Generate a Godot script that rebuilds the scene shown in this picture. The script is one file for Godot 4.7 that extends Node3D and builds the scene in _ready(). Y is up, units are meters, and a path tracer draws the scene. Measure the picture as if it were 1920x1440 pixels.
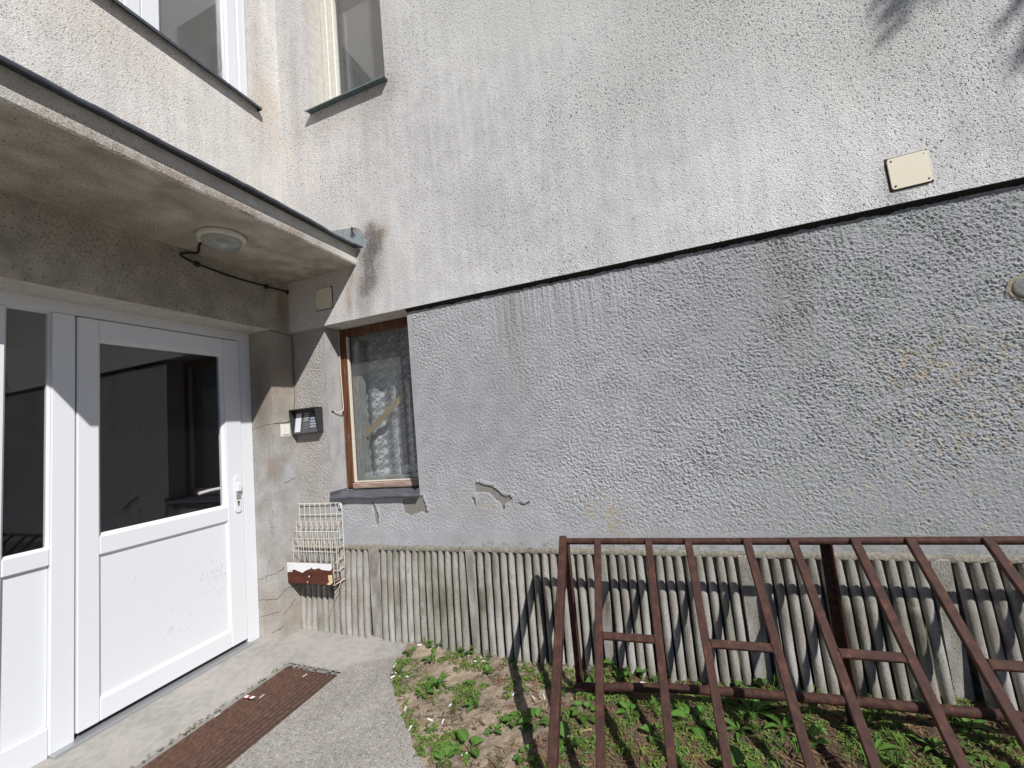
extends Node3D
# An entrance corner of a plastered apartment block in hard sunlight.
# x runs along the grey wall (to the right), y is up, z comes out of that wall towards the viewer.

const ZM := -2.37      # face of the grey lower wall
const ZU := -2.342     # face of the pale upper wall, a little proud of the grey one
const XW := -2.6       # face of the wall that holds the door and the canopy
const CAP := 2.134     # lower edge of the pale wall
const XD := -2.8       # face of the white door

var M := {}
var rng := RandomNumberGenerator.new()


# ---------------------------------------------------------------- mesh builder
class MB:
	var v := PackedVector3Array()
	var n := PackedVector3Array()
	var uv := PackedVector2Array()
	var c := PackedColorArray()
	var ix := PackedInt32Array()
	var col := Color.WHITE
	var bas := Basis()
	var off := Vector3.ZERO

	func at(b: Basis, o: Vector3) -> void:
		bas = b
		off = o

	func vert(p: Vector3, nn: Vector3, t: Vector2) -> int:
		v.append(bas * p + off)
		n.append((bas * nn).normalized())
		uv.append(t)
		c.append(col)
		return v.size() - 1

	func tri(a: int, b: int, d: int) -> void:
		ix.append(a)
		ix.append(b)
		ix.append(d)

	# four corners in ring order, facing out
	func quad(a: Vector3, b: Vector3, d: Vector3, e: Vector3, out: Vector3, ta := Vector2.ZERO, tb := Vector2(1, 0), td := Vector2(1, 1), te := Vector2(0, 1)) -> void:
		var nn := (b - a).cross(d - a)
		if nn.length_squared() < 1e-16:
			nn = (d - a).cross(e - a)
		nn = nn.normalized()
		var flip := nn.dot(out) < 0.0
		if flip:
			nn = -nn
		var i := vert(a, nn, ta)
		vert(b, nn, tb)
		vert(d, nn, td)
		vert(e, nn, te)
		if flip:
			tri(i, i + 1, i + 2)
			tri(i, i + 2, i + 3)
		else:
			tri(i, i + 2, i + 1)
			tri(i, i + 3, i + 2)

	func face3(a: Vector3, b: Vector3, d: Vector3, out: Vector3) -> void:
		var nn := (b - a).cross(d - a).normalized()
		var flip := nn.dot(out) < 0.0
		if flip:
			nn = -nn
		var i := vert(a, nn, Vector2.ZERO)
		vert(b, nn, Vector2.ZERO)
		vert(d, nn, Vector2.ZERO)
		if flip:
			tri(i, i + 1, i + 2)
		else:
			tri(i, i + 2, i + 1)

	func corner(k: int, s: Vector3, h: Vector3, b: float) -> Vector3:
		var q := h - Vector3(b, b, b)
		q[k] = h[k]
		return q * s

	# chamfered box from lo to hi
	func box(lo: Vector3, hi: Vector3, b := 0.002) -> void:
		var keep := off
		off = bas * ((lo + hi) * 0.5) + keep
		var h := (hi - lo) * 0.5
		h = h.abs()
		b = minf(b, minf(h.x, minf(h.y, h.z)) * 0.9)
		for k in 3:
			var k1 := (k + 1) % 3
			var k2 := (k + 2) % 3
			for sk: float in [-1.0, 1.0]:
				var pts: Array[Vector3] = []
				for q in [[-1.0, -1.0], [1.0, -1.0], [1.0, 1.0], [-1.0, 1.0]]:
					var s := Vector3.ONE
					s[k] = sk
					s[k1] = q[0]
					s[k2] = q[1]
					pts.append(corner(k, s, h, b))
				var o := Vector3.ZERO
				o[k] = sk
				quad(pts[0], pts[1], pts[2], pts[3], o, Vector2(pts[0][k1], pts[0][k2]), Vector2(pts[1][k1], pts[1][k2]), Vector2(pts[2][k1], pts[2][k2]), Vector2(pts[3][k1], pts[3][k2]))
				if b <= 0.0:
					continue
				for s1: float in [-1.0, 1.0]:   # edge between k and k1
					var s := Vector3.ONE
					s[k] = sk
					s[k1] = s1
					var s2 := s
					s[k2] = -1.0
					s2[k2] = 1.0
					quad(corner(k, s, h, b), corner(k, s2, h, b), corner(k1, s2, h, b), corner(k1, s, h, b), Vector3(s.x + s2.x, s.y + s2.y, s.z + s2.z))
		if b > 0.0:
			for i in 8:
				var s := Vector3(-1.0 if i & 1 else 1.0, -1.0 if i & 2 else 1.0, -1.0 if i & 4 else 1.0)
				face3(corner(0, s, h, b), corner(1, s, h, b), corner(2, s, h, b), s)
		off = keep

	# a box that runs from p to q, w wide and d deep; side gives the direction of w
	func bar(p: Vector3, q: Vector3, w: float, d: float, side: Vector3, b := 0.002) -> void:
		var y := (q - p).normalized()
		var z := side.cross(y).normalized()
		var x := y.cross(z)
		var kb := bas
		var ko := off
		off = kb * ((p + q) * 0.5) + ko
		bas = kb * Basis(x, y, z)
		var l := (q - p).length() * 0.5
		box(Vector3(-w * 0.5, -l, -d * 0.5), Vector3(w * 0.5, l, d * 0.5), b)
		bas = kb
		off = ko

	func tube(pts: PackedVector3Array, r: float, sides := 8, caps := true) -> void:
		var first := v.size()
		var m := pts.size()
		var up := Vector3(0.13, 0.97, 0.21).normalized()
		var len := 0.0
		for i in m:
			var d := (pts[mini(i + 1, m - 1)] - pts[maxi(i - 1, 0)]).normalized()
			if absf(d.dot(up)) > 0.95:
				up = Vector3(0.9, 0.1, 0.4).normalized()
			var a := d.cross(up).normalized()
			var b := a.cross(d).normalized()
			up = b
			if i > 0:
				len += pts[i].distance_to(pts[i - 1])
			for k in sides + 1:
				var t := TAU * k / sides
				var nn := a * cos(t) + b * sin(t)
				vert(pts[i] + nn * r, nn, Vector2(len, r * t))
		for i in m - 1:
			for k in sides:
				var p := first + i * (sides + 1) + k
				var q := p + sides + 1
				tri(p, q, p + 1)
				tri(p + 1, q, q + 1)
		if caps:
			for e in [0, m - 1]:
				var d := (pts[1] - pts[0]) if e == 0 else (pts[m - 1] - pts[m - 2])
				if e == 0:
					d = -d
				var base: int = first + e * (sides + 1)
				for k in range(1, sides - 1):
					var ia := vert(bas.inverse() * (v[base] - off), d, Vector2.ZERO)
					var ib := vert(bas.inverse() * (v[base + k] - off), d, Vector2.ZERO)
					var ic := vert(bas.inverse() * (v[base + k + 1] - off), d, Vector2.ZERO)
					if e == 0:
						tri(ia, ib, ic)
					else:
						tri(ia, ic, ib)

	# profile of (radius, height) turned round y
	func lathe(prof: PackedVector2Array, sides := 32, sx := 1.0, sz := 1.0) -> void:
		var first := v.size()
		var turn := 0.0
		for i in prof.size() - 1:
			turn += (prof[i + 1].y - prof[i].y) * (prof[i].x + prof[i + 1].x)
		var sg := 1.0 if turn >= 0.0 else -1.0
		for i in prof.size():
			var d := prof[mini(i + 1, prof.size() - 1)] - prof[maxi(i - 1, 0)]
			for k in sides + 1:
				var t := TAU * k / sides
				var nn := Vector3(d.y * cos(t), -d.x, d.y * sin(t)) * sg
				vert(Vector3(prof[i].x * cos(t) * sx, prof[i].y, prof[i].x * sin(t) * sz), nn, Vector2(float(k) / sides, float(i) / prof.size()))
		for i in prof.size() - 1:
			for k in sides:
				var p := first + i * (sides + 1) + k
				var q := p + sides + 1
				if sg > 0.0:
					tri(p, p + 1, q)
					tri(p + 1, q + 1, q)
				else:
					tri(p, q, p + 1)
					tri(p + 1, q, q + 1)

	# flat outline in x and y, extruded from z = 0 to z = d
	func slab(poly: PackedVector2Array, d: float) -> void:
		var t := Geometry2D.triangulate_polygon(poly)
		for z: float in [0.0, d]:
			var nz := Vector3(0, 0, 1.0 if (z > 0.0) == (d > 0.0) and z != 0.0 else -1.0)
			if d < 0.0:
				nz = -nz if z != 0.0 else Vector3(0, 0, 1)
				if z != 0.0:
					nz = Vector3(0, 0, -1)
			for i in range(0, t.size(), 3):
				var a := poly[t[i]]
				var b := poly[t[i + 1]]
				var e := poly[t[i + 2]]
				face3(Vector3(a.x, a.y, z), Vector3(b.x, b.y, z), Vector3(e.x, e.y, z), nz)
		var mid := Vector2.ZERO
		for q in poly:
			mid += q / poly.size()
		for i in poly.size():
			var a := poly[i]
			var b := poly[(i + 1) % poly.size()]
			var o := (a + b) * 0.5 - mid
			quad(Vector3(a.x, a.y, 0), Vector3(b.x, b.y, 0), Vector3(b.x, b.y, d), Vector3(a.x, a.y, d), Vector3(o.x, o.y, 0))

	func done() -> ArrayMesh:
		# front faces run clockwise: turn round any that do not agree with their normals
		for i in range(0, ix.size(), 3):
			var a := ix[i]
			var b := ix[i + 1]
			var d := ix[i + 2]
			if (v[b] - v[a]).cross(v[d] - v[a]).dot(n[a] + n[b] + n[d]) > 0.0:
				ix[i + 1] = d
				ix[i + 2] = b
		var ar := []
		ar.resize(Mesh.ARRAY_MAX)
		ar[Mesh.ARRAY_VERTEX] = v
		ar[Mesh.ARRAY_NORMAL] = n
		ar[Mesh.ARRAY_TEX_UV] = uv
		ar[Mesh.ARRAY_COLOR] = c
		ar[Mesh.ARRAY_INDEX] = ix
		var me := ArrayMesh.new()
		me.add_surface_from_arrays(Mesh.PRIMITIVE_TRIANGLES, ar)
		return me


# ---------------------------------------------------------------- objects
func put(called: String, mesh: Mesh, m: Material, parent: Node = self) -> MeshInstance3D:
	var o := MeshInstance3D.new()
	o.name = numbered(called, parent)
	o.mesh = mesh
	o.material_override = m
	parent.add_child(o, true)
	return o


func numbered(called: String, parent: Node) -> String:
	if not parent.has_node(called):
		return called
	var k := 1
	while parent.has_node("%s_%03d" % [called, k]):
		k += 1
	return "%s_%03d" % [called, k]


func thing(called: String, label: String, category: String, group := "", at := Vector3.ZERO) -> Node3D:
	var o := Node3D.new()
	o.name = numbered(called, self)
	o.position = at
	add_child(o, true)
	tag(o, label, category, group)
	return o


func tag(o: Node, label: String, category: String, group := "") -> void:
	if label:
		o.set_meta("label", label)
	if category:
		o.set_meta("category", category)
	if group:
		o.set_meta("group", group)


func boxpart(called: String, lo: Vector3, hi: Vector3, m: Material, parent: Node, b := 0.003) -> MeshInstance3D:
	var mb := MB.new()
	mb.box(lo, hi, b)
	return put(called, mb.done(), m, parent)


# ---------------------------------------------------------------- textures
func noise(kind: int, freq: float, oct: int, sd: int) -> FastNoiseLite:
	var f := FastNoiseLite.new()
	f.noise_type = kind as FastNoiseLite.NoiseType
	f.frequency = freq
	f.seed = sd
	f.fractal_octaves = oct
	if oct <= 1:
		f.fractal_type = FastNoiseLite.FRACTAL_NONE
	return f


# a grey picture of noise as bytes, stretched sx and sy times
func field(w: int, h: int, freq: float, oct: int, sd: int, sx := 1.0, sy := 1.0, kind := 0, seamless := false, warp := 0.0) -> PackedByteArray:
	var f := noise(kind, freq, oct, sd)
	if warp > 0.0:
		f.domain_warp_enabled = true
		f.domain_warp_amplitude = warp
		f.domain_warp_frequency = freq * 0.7
		f.fractal_gain = 0.62
	var im: Image
	var w0 := int(ceil(w / sx))
	var h0 := int(ceil(h / sy))
	if seamless:
		im = f.get_seamless_image(w0, h0)
	else:
		im = f.get_image(w0, h0)
	im.convert(Image.FORMAT_L8)
	if w0 != w or h0 != h:
		im.resize(w, h, Image.INTERPOLATE_CUBIC)
	return im.get_data()


func tex(w: int, h: int, bytes: PackedByteArray, fmt := Image.FORMAT_RGB8) -> ImageTexture:
	return ImageTexture.create_from_image(Image.create_from_data(w, h, false, fmt, bytes))


func std(c: Color, rough := 0.8, metal := 0.0) -> StandardMaterial3D:
	var m := StandardMaterial3D.new()
	m.albedo_color = c.linear_to_srgb()
	m.roughness = rough
	m.metallic = metal
	m.metallic_specular = 0.4
	return m


# material from a tile of mixed colours: stops is a list of [value 0..1, Color in sRGB]
func tiled(stops: Array, freq: float, size_m: float, rough: float, bump_cm: float, sd: int, sx := 1.0, sy := 1.0, speck := 0.0, fine := 0.25) -> StandardMaterial3D:
	var s := 512
	var a := field(s, s, freq, 5, sd, sx, sy, FastNoiseLite.TYPE_SIMPLEX_SMOOTH, true)
	var b := field(s, s, fine, 2, sd + 7, sx, sy, FastNoiseLite.TYPE_SIMPLEX_SMOOTH, true)
	var rgb := PackedByteArray()
	rgb.resize(s * s * 3)
	var hh := PackedByteArray()
	hh.resize(s * s)
	var lut := PackedColorArray()
	for i in 256:
		var t := i / 255.0
		var cc: Color = stops[0][1]
		for k in stops.size() - 1:
			if t >= stops[k][0]:
				cc = (stops[k][1] as Color).lerp(stops[k + 1][1], clampf((t - stops[k][0]) / maxf(stops[k + 1][0] - stops[k][0], 1e-4), 0, 1))
		lut.append(cc)
	for i in s * s:
		var fb := b[i] / 255.0
		var cc := lut[a[i]]
		var g := 0.9 + 0.2 * fb
		if speck > 0.0 and fb < speck:
			g *= 0.6
		rgb[i * 3] = clampi(int(cc.r * g * 255.0), 0, 255)
		rgb[i * 3 + 1] = clampi(int(cc.g * g * 255.0), 0, 255)
		rgb[i * 3 + 2] = clampi(int(cc.b * g * 255.0), 0, 255)
		hh[i] = clampi(int(0.4 * a[i] + 0.6 * b[i]), 0, 255)
	var m := StandardMaterial3D.new()
	m.albedo_texture = tex(s, s, rgb)
	m.roughness = rough
	m.metallic_specular = 0.35
	m.uv1_triplanar = true
	m.uv1_world_triplanar = true
	m.uv1_scale = Vector3.ONE / size_m
	if bump_cm != 0.0:
		m.heightmap_enabled = true
		m.heightmap_texture = tex(s, s, hh, Image.FORMAT_L8)
		m.heightmap_scale = bump_cm
	return m


func ss(a: float, b: float, x: float) -> float:
	var t := clampf((x - a) / (b - a), 0.0, 1.0)
	return t * t * (3.0 - 2.0 * t)


# Scraped plaster over a w x h metre face, px per metre k. dirt: list of [x, y, rx, ry, strength, r, g, b] stains, mostly grime, some painted shade, in metres from the upper left corner
func plaster(w: float, h: float, k: float, base: Vector3, sd: int, pits: PackedFloat32Array, dirt: Array, bump: float, rough_px := 1.0) -> StandardMaterial3D:
	var W := int(w * k)
	var H := int(h * k)
	var f := 1.0 / k
	var big := field(W, H, 1.6 * f, 4, sd, 4, 4)
	var mid := field(W, H, 9.0 * f, 4, sd + 1, 2, 2)
	var pit := field(W, H, 105.0 * f, 3, sd + 2, 1.0, 1.8, FastNoiseLite.TYPE_SIMPLEX_SMOOTH, false, 0.012 * k)
	var pit2 := field(W, H, 60.0 * f, 4, sd + 6, 1.0, 1.6, FastNoiseLite.TYPE_SIMPLEX_SMOOTH, false, 0.02 * k)
	var fin := field(W, H, 130.0 * f, 3, sd + 3, 1.0, 1.0)
	var zone := field(W, H, 2.2 * f, 3, sd + 4, 4, 4)
	var streak := field(W, H, 14.0 * f, 4, sd + 5, 1.0, 14.0)
	# stain mask painted coarsely, then broken up by the grain
	var gw := W / 8
	var gh := H / 8
	var gr := PackedFloat32Array()
	gr.resize(gw * gh * 4)
	for gy in gh:
		for gx in gw:
			var x := gx * 8.0 / k
			var y := gy * 8.0 / k
			for d in dirt:
				var dx: float = (x - d[0]) / d[2]
				var dy: float = (y - d[1]) / d[3]
				if absf(dx) > 2.2 or absf(dy) > 2.2:
					continue
				var s: float = d[4] * exp(-(dx * dx + dy * dy))
				if s > 0.004:
					var i := (gy * gw + gx) * 4
					gr[i] += s
					gr[i + 1] += s * d[5]
					gr[i + 2] += s * d[6]
					gr[i + 3] += s * d[7]
	var rgb := PackedByteArray()
	rgb.resize(W * H * 3)
	var hh := PackedByteArray()
	hh.resize(W * H)
	var pdx := pits[0]
	var pdy := pits[1]
	var p0 := pits[2]
	var seed_px := sd * 7919 + 17
	for y in H:
		var row := y * W
		var gyy := mini(y / 8, gh - 1) * gw
		for x in W:
			var i := row + x
			var z := zone[i] / 255.0
			var fn := fin[i] / 255.0
			var dens := p0 + pdx * x / W + pdy * y / H + 0.11 * (z - 0.5)
			var pv := pit[i] / 255.0
			var p2 := pit2[i] / 255.0
			var d1 := clampf((dens - pv) * 7.0, 0.0, 1.0)
			var d2 := clampf((dens - 0.04 - p2) * 7.0, 0.0, 1.0)
			var dk := maxf(d1, d2)
			seed_px = (seed_px * 1103515245 + 12345) & 0x7fffffff
			var wn := ((seed_px >> 12) & 255) / 255.0 - 0.5
			var tone := 1.0 + 0.07 * wn + 0.10 * (big[i] / 255.0 - 0.5) + pits[4] * (mid[i] / 255.0 - 0.5) + 0.26 * (fn - 0.5) + 0.07 * (streak[i] / 255.0 - 0.5)
			var gi := (gyy + mini(x / 8, gw - 1)) * 4
			var r := base.x * tone
			var g := base.y * tone
			var b := base.z * tone
			var s := gr[gi]
			if s > 0.01:
				var br := clampf(0.75 + 1.1 * (mid[i] / 255.0 - 0.5), 0.1, 1.3) * (0.6 + 0.8 * (streak[i] / 255.0)) * (1.9 - 1.8 * pv)
				var t := clampf(s * br, 0.0, 0.85)
				r = lerpf(r, r * gr[gi + 1] / s, t)
				g = lerpf(g, g * gr[gi + 2] / s, t)
				b = lerpf(b, b * gr[gi + 3] / s, t)
			var q := 1.0 - pits[3] * dk
			rgb[i * 3] = clampi(int(r * q * 255.0), 0, 255)
			rgb[i * 3 + 1] = clampi(int(g * q * 255.0), 0, 255)
			rgb[i * 3 + 2] = clampi(int(b * q * 255.0), 0, 255)
			hh[i] = clampi(int(150.0 + 70.0 * wn + 75.0 * (fn - 0.5) + 50.0 * (p2 - 0.5) - 55.0 * dk), 0, 255)
	var m := StandardMaterial3D.new()
	m.albedo_texture = tex(W, H, rgb)
	m.roughness = 0.95
	m.metallic_specular = 0.2
	m.heightmap_enabled = true
	m.heightmap_texture = tex(W, H, hh, Image.FORMAT_L8)
	m.heightmap_scale = bump
	return m


# ---------------------------------------------------------------- setting helpers
# the boxes of a wall slab from lo to hi round one opening; k is the axis across the wall
func slab_round(mb: MB, lo: Vector3, hi: Vector3, k: int, u0: float, u1: float, y0: float, y1: float) -> void:
	var u := 2 if k == 0 else 0
	for q in [[lo[u], u0, lo.y, hi.y], [u1, hi[u], lo.y, hi.y], [u0, u1, lo.y, y0], [u0, u1, y1, hi.y]]:
		if q[1] - q[0] < 0.002 or q[3] - q[2] < 0.002:
			continue
		var a := lo
		var b := hi
		a[u] = q[0]
		b[u] = q[1]
		a.y = q[2]
		b.y = q[3]
		mb.box(a, b, 0.0)


# face of a wall with openings [u0, u1, y0, y1]; texture runs from (u_at, y_top) over tw x th metres
func face(mb: MB, k: int, at: float, u0: float, u1: float, y0: float, y1: float, holes: Array, tu: float, tw: float, ty: float, th: float) -> void:
	var us := [u0, u1]
	var ys := [y0, y1]
	for h in holes:
		us.append_array([h[0], h[1]])
		ys.append_array([h[2], h[3]])
	us.sort()
	ys.sort()
	for i in us.size() - 1:
		for j in ys.size() - 1:
			var a: float = us[i]
			var b: float = us[i + 1]
			var c: float = ys[j]
			var d: float = ys[j + 1]
			if b - a < 1e-4 or d - c < 1e-4 or a < u0 - 1e-5 or b > u1 + 1e-5 or c < y0 - 1e-5 or d > y1 + 1e-5:
				continue
			var inside := false
			for h in holes:
				if (a + b) * 0.5 > h[0] and (a + b) * 0.5 < h[1] and (c + d) * 0.5 > h[2] and (c + d) * 0.5 < h[3]:
					inside = true
			if inside:
				continue
			var p: Array[Vector3] = []
			for q in [[a, c], [b, c], [b, d], [a, d]]:
				p.append(Vector3(at, q[1], q[0]) if k == 0 else Vector3(q[0], q[1], at))
			var t := func(uu: float, yy: float) -> Vector2: return Vector2((uu - tu) / tw, (ty - yy) / th)
			mb.quad(p[0], p[1], p[2], p[3], Vector3(1, 0, 0) if k == 0 else Vector3(0, 0, 1), t.call(a, c), t.call(b, c), t.call(b, d), t.call(a, d))


# a closed dark room behind an opening: five inner faces, each with thickness
func room(lo: Vector3, hi: Vector3, open: int, m: Material, parent: Node) -> void:
	var mb := MB.new()
	var t := 0.06
	for k in 3:
		for s in 2:
			if k * 2 + s == open:
				continue
			var a := lo - Vector3(t, t, t)
			var b := hi + Vector3(t, t, t)
			if open / 2 != k:
				if open % 2 == 0:
					a[open / 2] = lo[open / 2]
				else:
					b[open / 2] = hi[open / 2]
			if s == 0:
				b[k] = lo[k]
			else:
				a[k] = hi[k]
			for j in k:
				if j != open / 2:
					a[j] = lo[j]
					b[j] = hi[j]
			mb.box(a, b, 0.0)
	put("interior", mb.done(), m, parent)


func inpoly(p: Vector2, poly: PackedVector2Array) -> bool:
	return Geometry2D.is_point_in_polygon(p, poly)


# height of the trodden ground
func path_y(x: float, z: float) -> float:
	return -0.026 - 0.024 * ss(-2.7, -1.6, x) - 0.006 * ss(-1.9, -2.37, z)


func path_edge(z: float) -> float:
	var zs := [-2.6, -2.37, -2.3, -2.187, -2.017, -1.881, -1.738, -1.607, -1.508, -1.2, -0.8, 0.0, 2.0]
	var xs := [-1.66, -1.672, -1.695, -1.685, -1.606, -1.488, -1.331, -1.184, -1.068, -0.74, -0.4, 0.25, 1.5]
	for i in zs.size() - 1:
		if z <= zs[i + 1]:
			return lerpf(xs[i], xs[i + 1], clampf((z - zs[i]) / (zs[i + 1] - zs[i]), 0, 1))
	return xs[-1]


var soil_noise: FastNoiseLite
var soil_fine: FastNoiseLite


func soil_y(x: float, z: float) -> float:
	var e := path_edge(z)
	var y := -0.062 - 0.03 * ss(0.0, 0.5, x - e) + 0.035 * ss(0.2, 1.4, x)
	y += 0.02 * ss(-2.25, -2.36, z)
	y += 0.022 * soil_noise.get_noise_2d(x, z) + 0.007 * soil_fine.get_noise_2d(x, z)
	return y


# ---------------------------------------------------------------- grey lower wall
func lower_wall(parent: Node) -> void:
	var st := 0.0033
	var x0 := -2.63
	var y0 := 0.545
	var nx := 1334
	var ny := 482
	var lump := field(nx, ny, 0.27, 3, 11)
	var lump2 := field(nx, ny, 0.115, 4, 12, 1.0, 1.0, FastNoiseLite.TYPE_SIMPLEX)
	var holes := field(nx, ny, 0.19, 3, 18)
	var patch := field(nx, ny, 0.020, 4, 19, 1.5, 1.5)
	var grit := RandomNumberGenerator.new()
	grit.seed = 77
	var mid := field(nx, ny, 0.025, 4, 13, 1.5, 1.5)
	var big := field(nx, ny, 0.0066, 3, 14, 4, 4)
	var drag := field(nx, ny, 0.075, 3, 15, 1.0, 30.0)
	var och := field(nx, ny, 0.045, 4, 16)
	var spot := field(nx, ny, 0.16, 2, 17)
	# places where the paint skin has come off: outline in x, y
	var peels := [
		[PackedVector2Array([Vector2(-1.158, 0.935), Vector2(-1.125, 0.940), Vector2(-1.09, 0.925), Vector2(-1.04, 0.915), Vector2(-1.0, 0.885), Vector2(-0.968, 0.855), Vector2(-0.945, 0.850), Vector2(-0.93, 0.858), Vector2(-0.912, 0.832), Vector2(-0.945, 0.818), Vector2(-0.965, 0.805), Vector2(-0.975, 0.772), Vector2(-0.988, 0.770), Vector2(-0.992, 0.808), Vector2(-1.03, 0.835), Vector2(-1.06, 0.872), Vector2(-1.10, 0.880), Vector2(-1.155, 0.882)])],
		[PackedVector2Array([Vector2(-1.955, 0.842), Vector2(-1.945, 0.85), Vector2(-1.925, 0.80), Vector2(-1.905, 0.75), Vector2(-1.908, 0.70), Vector2(-1.92, 0.675), Vector2(-1.935, 0.70), Vector2(-1.942, 0.76)])],
		[PackedVector2Array([Vector2(-1.70, 0.852), Vector2(-1.65, 0.86), Vector2(-1.60, 0.866), Vector2(-1.545, 0.872), Vector2(-1.522, 0.80), Vector2(-1.516, 0.75), Vector2(-1.56, 0.768), Vector2(-1.60, 0.755), Vector2(-1.645, 0.742), Vector2(-1.69, 0.76), Vector2(-1.70, 0.8)])],
		[PackedVector2Array([Vector2(-1.19, 0.845), Vector2(-1.175, 0.85), Vector2(-1.163, 0.84), Vector2(-1.165, 0.80), Vector2(-1.172, 0.79), Vector2(-1.18, 0.82)])],
		[PackedVector2Array([Vector2(-0.885, 0.815), Vector2(-0.85, 0.802), Vector2(-0.82, 0.808), Vector2(-0.80, 0.825), Vector2(-0.82, 0.797), Vector2(-0.85, 0.788), Vector2(-0.87, 0.795)])],
	]
	for p in peels:
		var r := Rect2(p[0][0], Vector2.ZERO)
		for q in p[0]:
			r = r.expand(q)
		p.append(r.grow(0.02))
	var ochre := [[1.15, 1.38, 0.22, 0.16, 0.30], [1.40, 1.42, 0.16, 0.08, 0.30], [1.22, 1.08, 0.30, 0.20, 0.21], [1.5, 1.1, 0.2, 0.25, 0.26], [-0.33, 0.71, 0.07, 0.13, 0.42], [-0.42, 0.79, 0.16, 0.07, 0.24], [-1.12, 0.78, 0.22, 0.07, 0.22], [-0.25, 0.62, 0.12, 0.04, 0.26], [0.9, 0.75, 0.5, 0.2, 0.12]]
	var wx0 := -2.29
	var wx1 := -1.563
	var wy0 := 0.885
	var hs := PackedFloat32Array()
	hs.resize(nx * ny)
	var cs := PackedColorArray()
	cs.resize(nx * ny)
	for j in ny:
		var y := y0 + j * st
		for i in nx:
			var x := x0 + i * st
			var k := j * nx + i
			var a := lump[k] / 255.0
			var b := lump2[k] / 255.0
			var m := mid[k] / 255.0
			var g := big[k] / 255.0
			var dr := drag[k] / 255.0
			# how rough the coat is
			var dw := maxf(maxf(wx0 - x, x - wx1), wy0 - 0.04 - y)
			var edge := ss(0.02, 0.05, dw)
			var rough := (0.62 + 0.5 * ss(-1.4, 1.2, x) + 0.5 * (g - 0.5)) * edge
			rough *= 0.12 + 0.88 * ss(0.61, 0.67, y + 0.02 * (m - 0.5))
			rough *= 0.55 + 0.45 * ss(0.68, 1.0, y + 0.2 * (g - 0.5))
			rough *= ss(2.132, 2.11, y)
			if x < -2.58:
				rough *= 0.4
			# trowelled tracks below the cap
			var track := ss(1.6, 2.0, y) * ss(-1.4, -0.8, x) * clampf((absf(dr - 0.5) - 0.04) * 7.0, 0.0, 1.0) * ss(0.40, 0.55, g)
			var pt0 := patch[k] / 255.0
			var pitted := clampf((0.28 + 0.08 * pt0 - holes[k] / 255.0) * 8.0, 0.0, 1.0)
			var gr := grit.randf()
			var grain := 0.0036 * gr * gr * gr - 0.0006
			var h := rough * (0.68 + 0.55 * pt0) * (0.0050 * (a - 0.5) + 0.0062 * (b - 0.5) - 0.0040 * pitted + grain) * (1.0 - 0.45 * track)
			h += track * 0.006 * (dr - 0.5)
			h += 0.003 * (g - 0.5) * edge
			var t := 1.0 + 0.22 * (m - 0.5) + 0.2 * (g - 0.5) + 0.08 * (b - 0.5)
			var c := Vector3(0.470, 0.476, 0.492) * t
			# warmer bare render between the corner and the window
			var warm := ss(-2.2, -2.45, x + 0.1 * (m - 0.5)) * (0.7 + 0.3 * ss(0.35, 0.6, g))
			c = c.lerp(Vector3(0.50, 0.465, 0.42) * t, warm)
			# yellowed patches where the paint is thin
			var o := 0.0
			for q in ochre:
				var dx: float = (x - q[0]) / q[2]
				var dy: float = (y - q[1]) / q[3]
				var dd := dx * dx + dy * dy
				if dd < 4.0:
					o = maxf(o, q[4] * exp(-dd))
			if o > 0.01:
				var s := clampf((och[k] / 255.0 - (0.80 - o)) * 7.0, 0.0, 1.0)
				c = c.lerp(Vector3(0.53, 0.47, 0.385) * (0.8 + 0.4 * a), 0.85 * s)
			# brown runs, then a grey-green tone that darkens to the right
			var run := exp(-pow((x + 0.80) / 0.06, 2.0)) * ss(1.3, 2.05, y) + 0.7 * exp(-pow((x - 0.66) / 0.10, 2.0)) * ss(1.1, 1.9, y)
			if run > 0.02:
				c *= Vector3.ONE.lerp(Vector3(0.66, 0.62, 0.56), clampf(run * (0.2 + 1.1 * (dr - 0.15)) * (0.5 + m), 0.0, 0.8))
			var grey_green := clampf(0.35 + (m - 0.50) * 2.0 + 0.8 * (g - 0.5), 0.0, 1.0) * ss(-0.2, 1.2, x)
			c = c.lerp(Vector3(c.x * 0.74, c.y * 0.78, c.z * 0.73), grey_green)
			# bare render showing along the bottom band
			var bare := clampf((och[k] / 255.0 - 0.56) * 8.0, 0.0, 1.0) * ss(0.60, 0.565, y) * ss(-1.45, -1.2, x)
			c = c.lerp(Vector3(0.35, 0.35, 0.33), 0.8 * bare)
			if spot[k] > 224 and m > 0.45:
				c *= 0.55
				h -= 0.0015
			for p in peels:
				if (p[1] as Rect2).has_point(Vector2(x, y)):
					var pt := Vector2(x + 0.008 * (b - 0.5), y + 0.008 * (a - 0.5))
					if inpoly(pt, p[0]):
						h = -0.0055 + 0.0012 * (b - 0.5)
						c = Vector3(0.30, 0.285, 0.26) * (0.9 + 0.2 * m)
					elif inpoly(pt + Vector2(-0.012, -0.018), p[0]):
						h += 0.0025
			if i == 0 or j == 0 or i == nx - 1 or j == ny - 1:
				h = 0.0
			if x >= wx0 - st and x <= wx1 + st and y >= wy0 - st:
				h = 0.0
			hs[k] = h
			cs[k] = Color(c.x, c.y, c.z)
	var vs := PackedVector3Array()
	var ns := PackedVector3Array()
	vs.resize(nx * ny)
	ns.resize(nx * ny)
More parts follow.
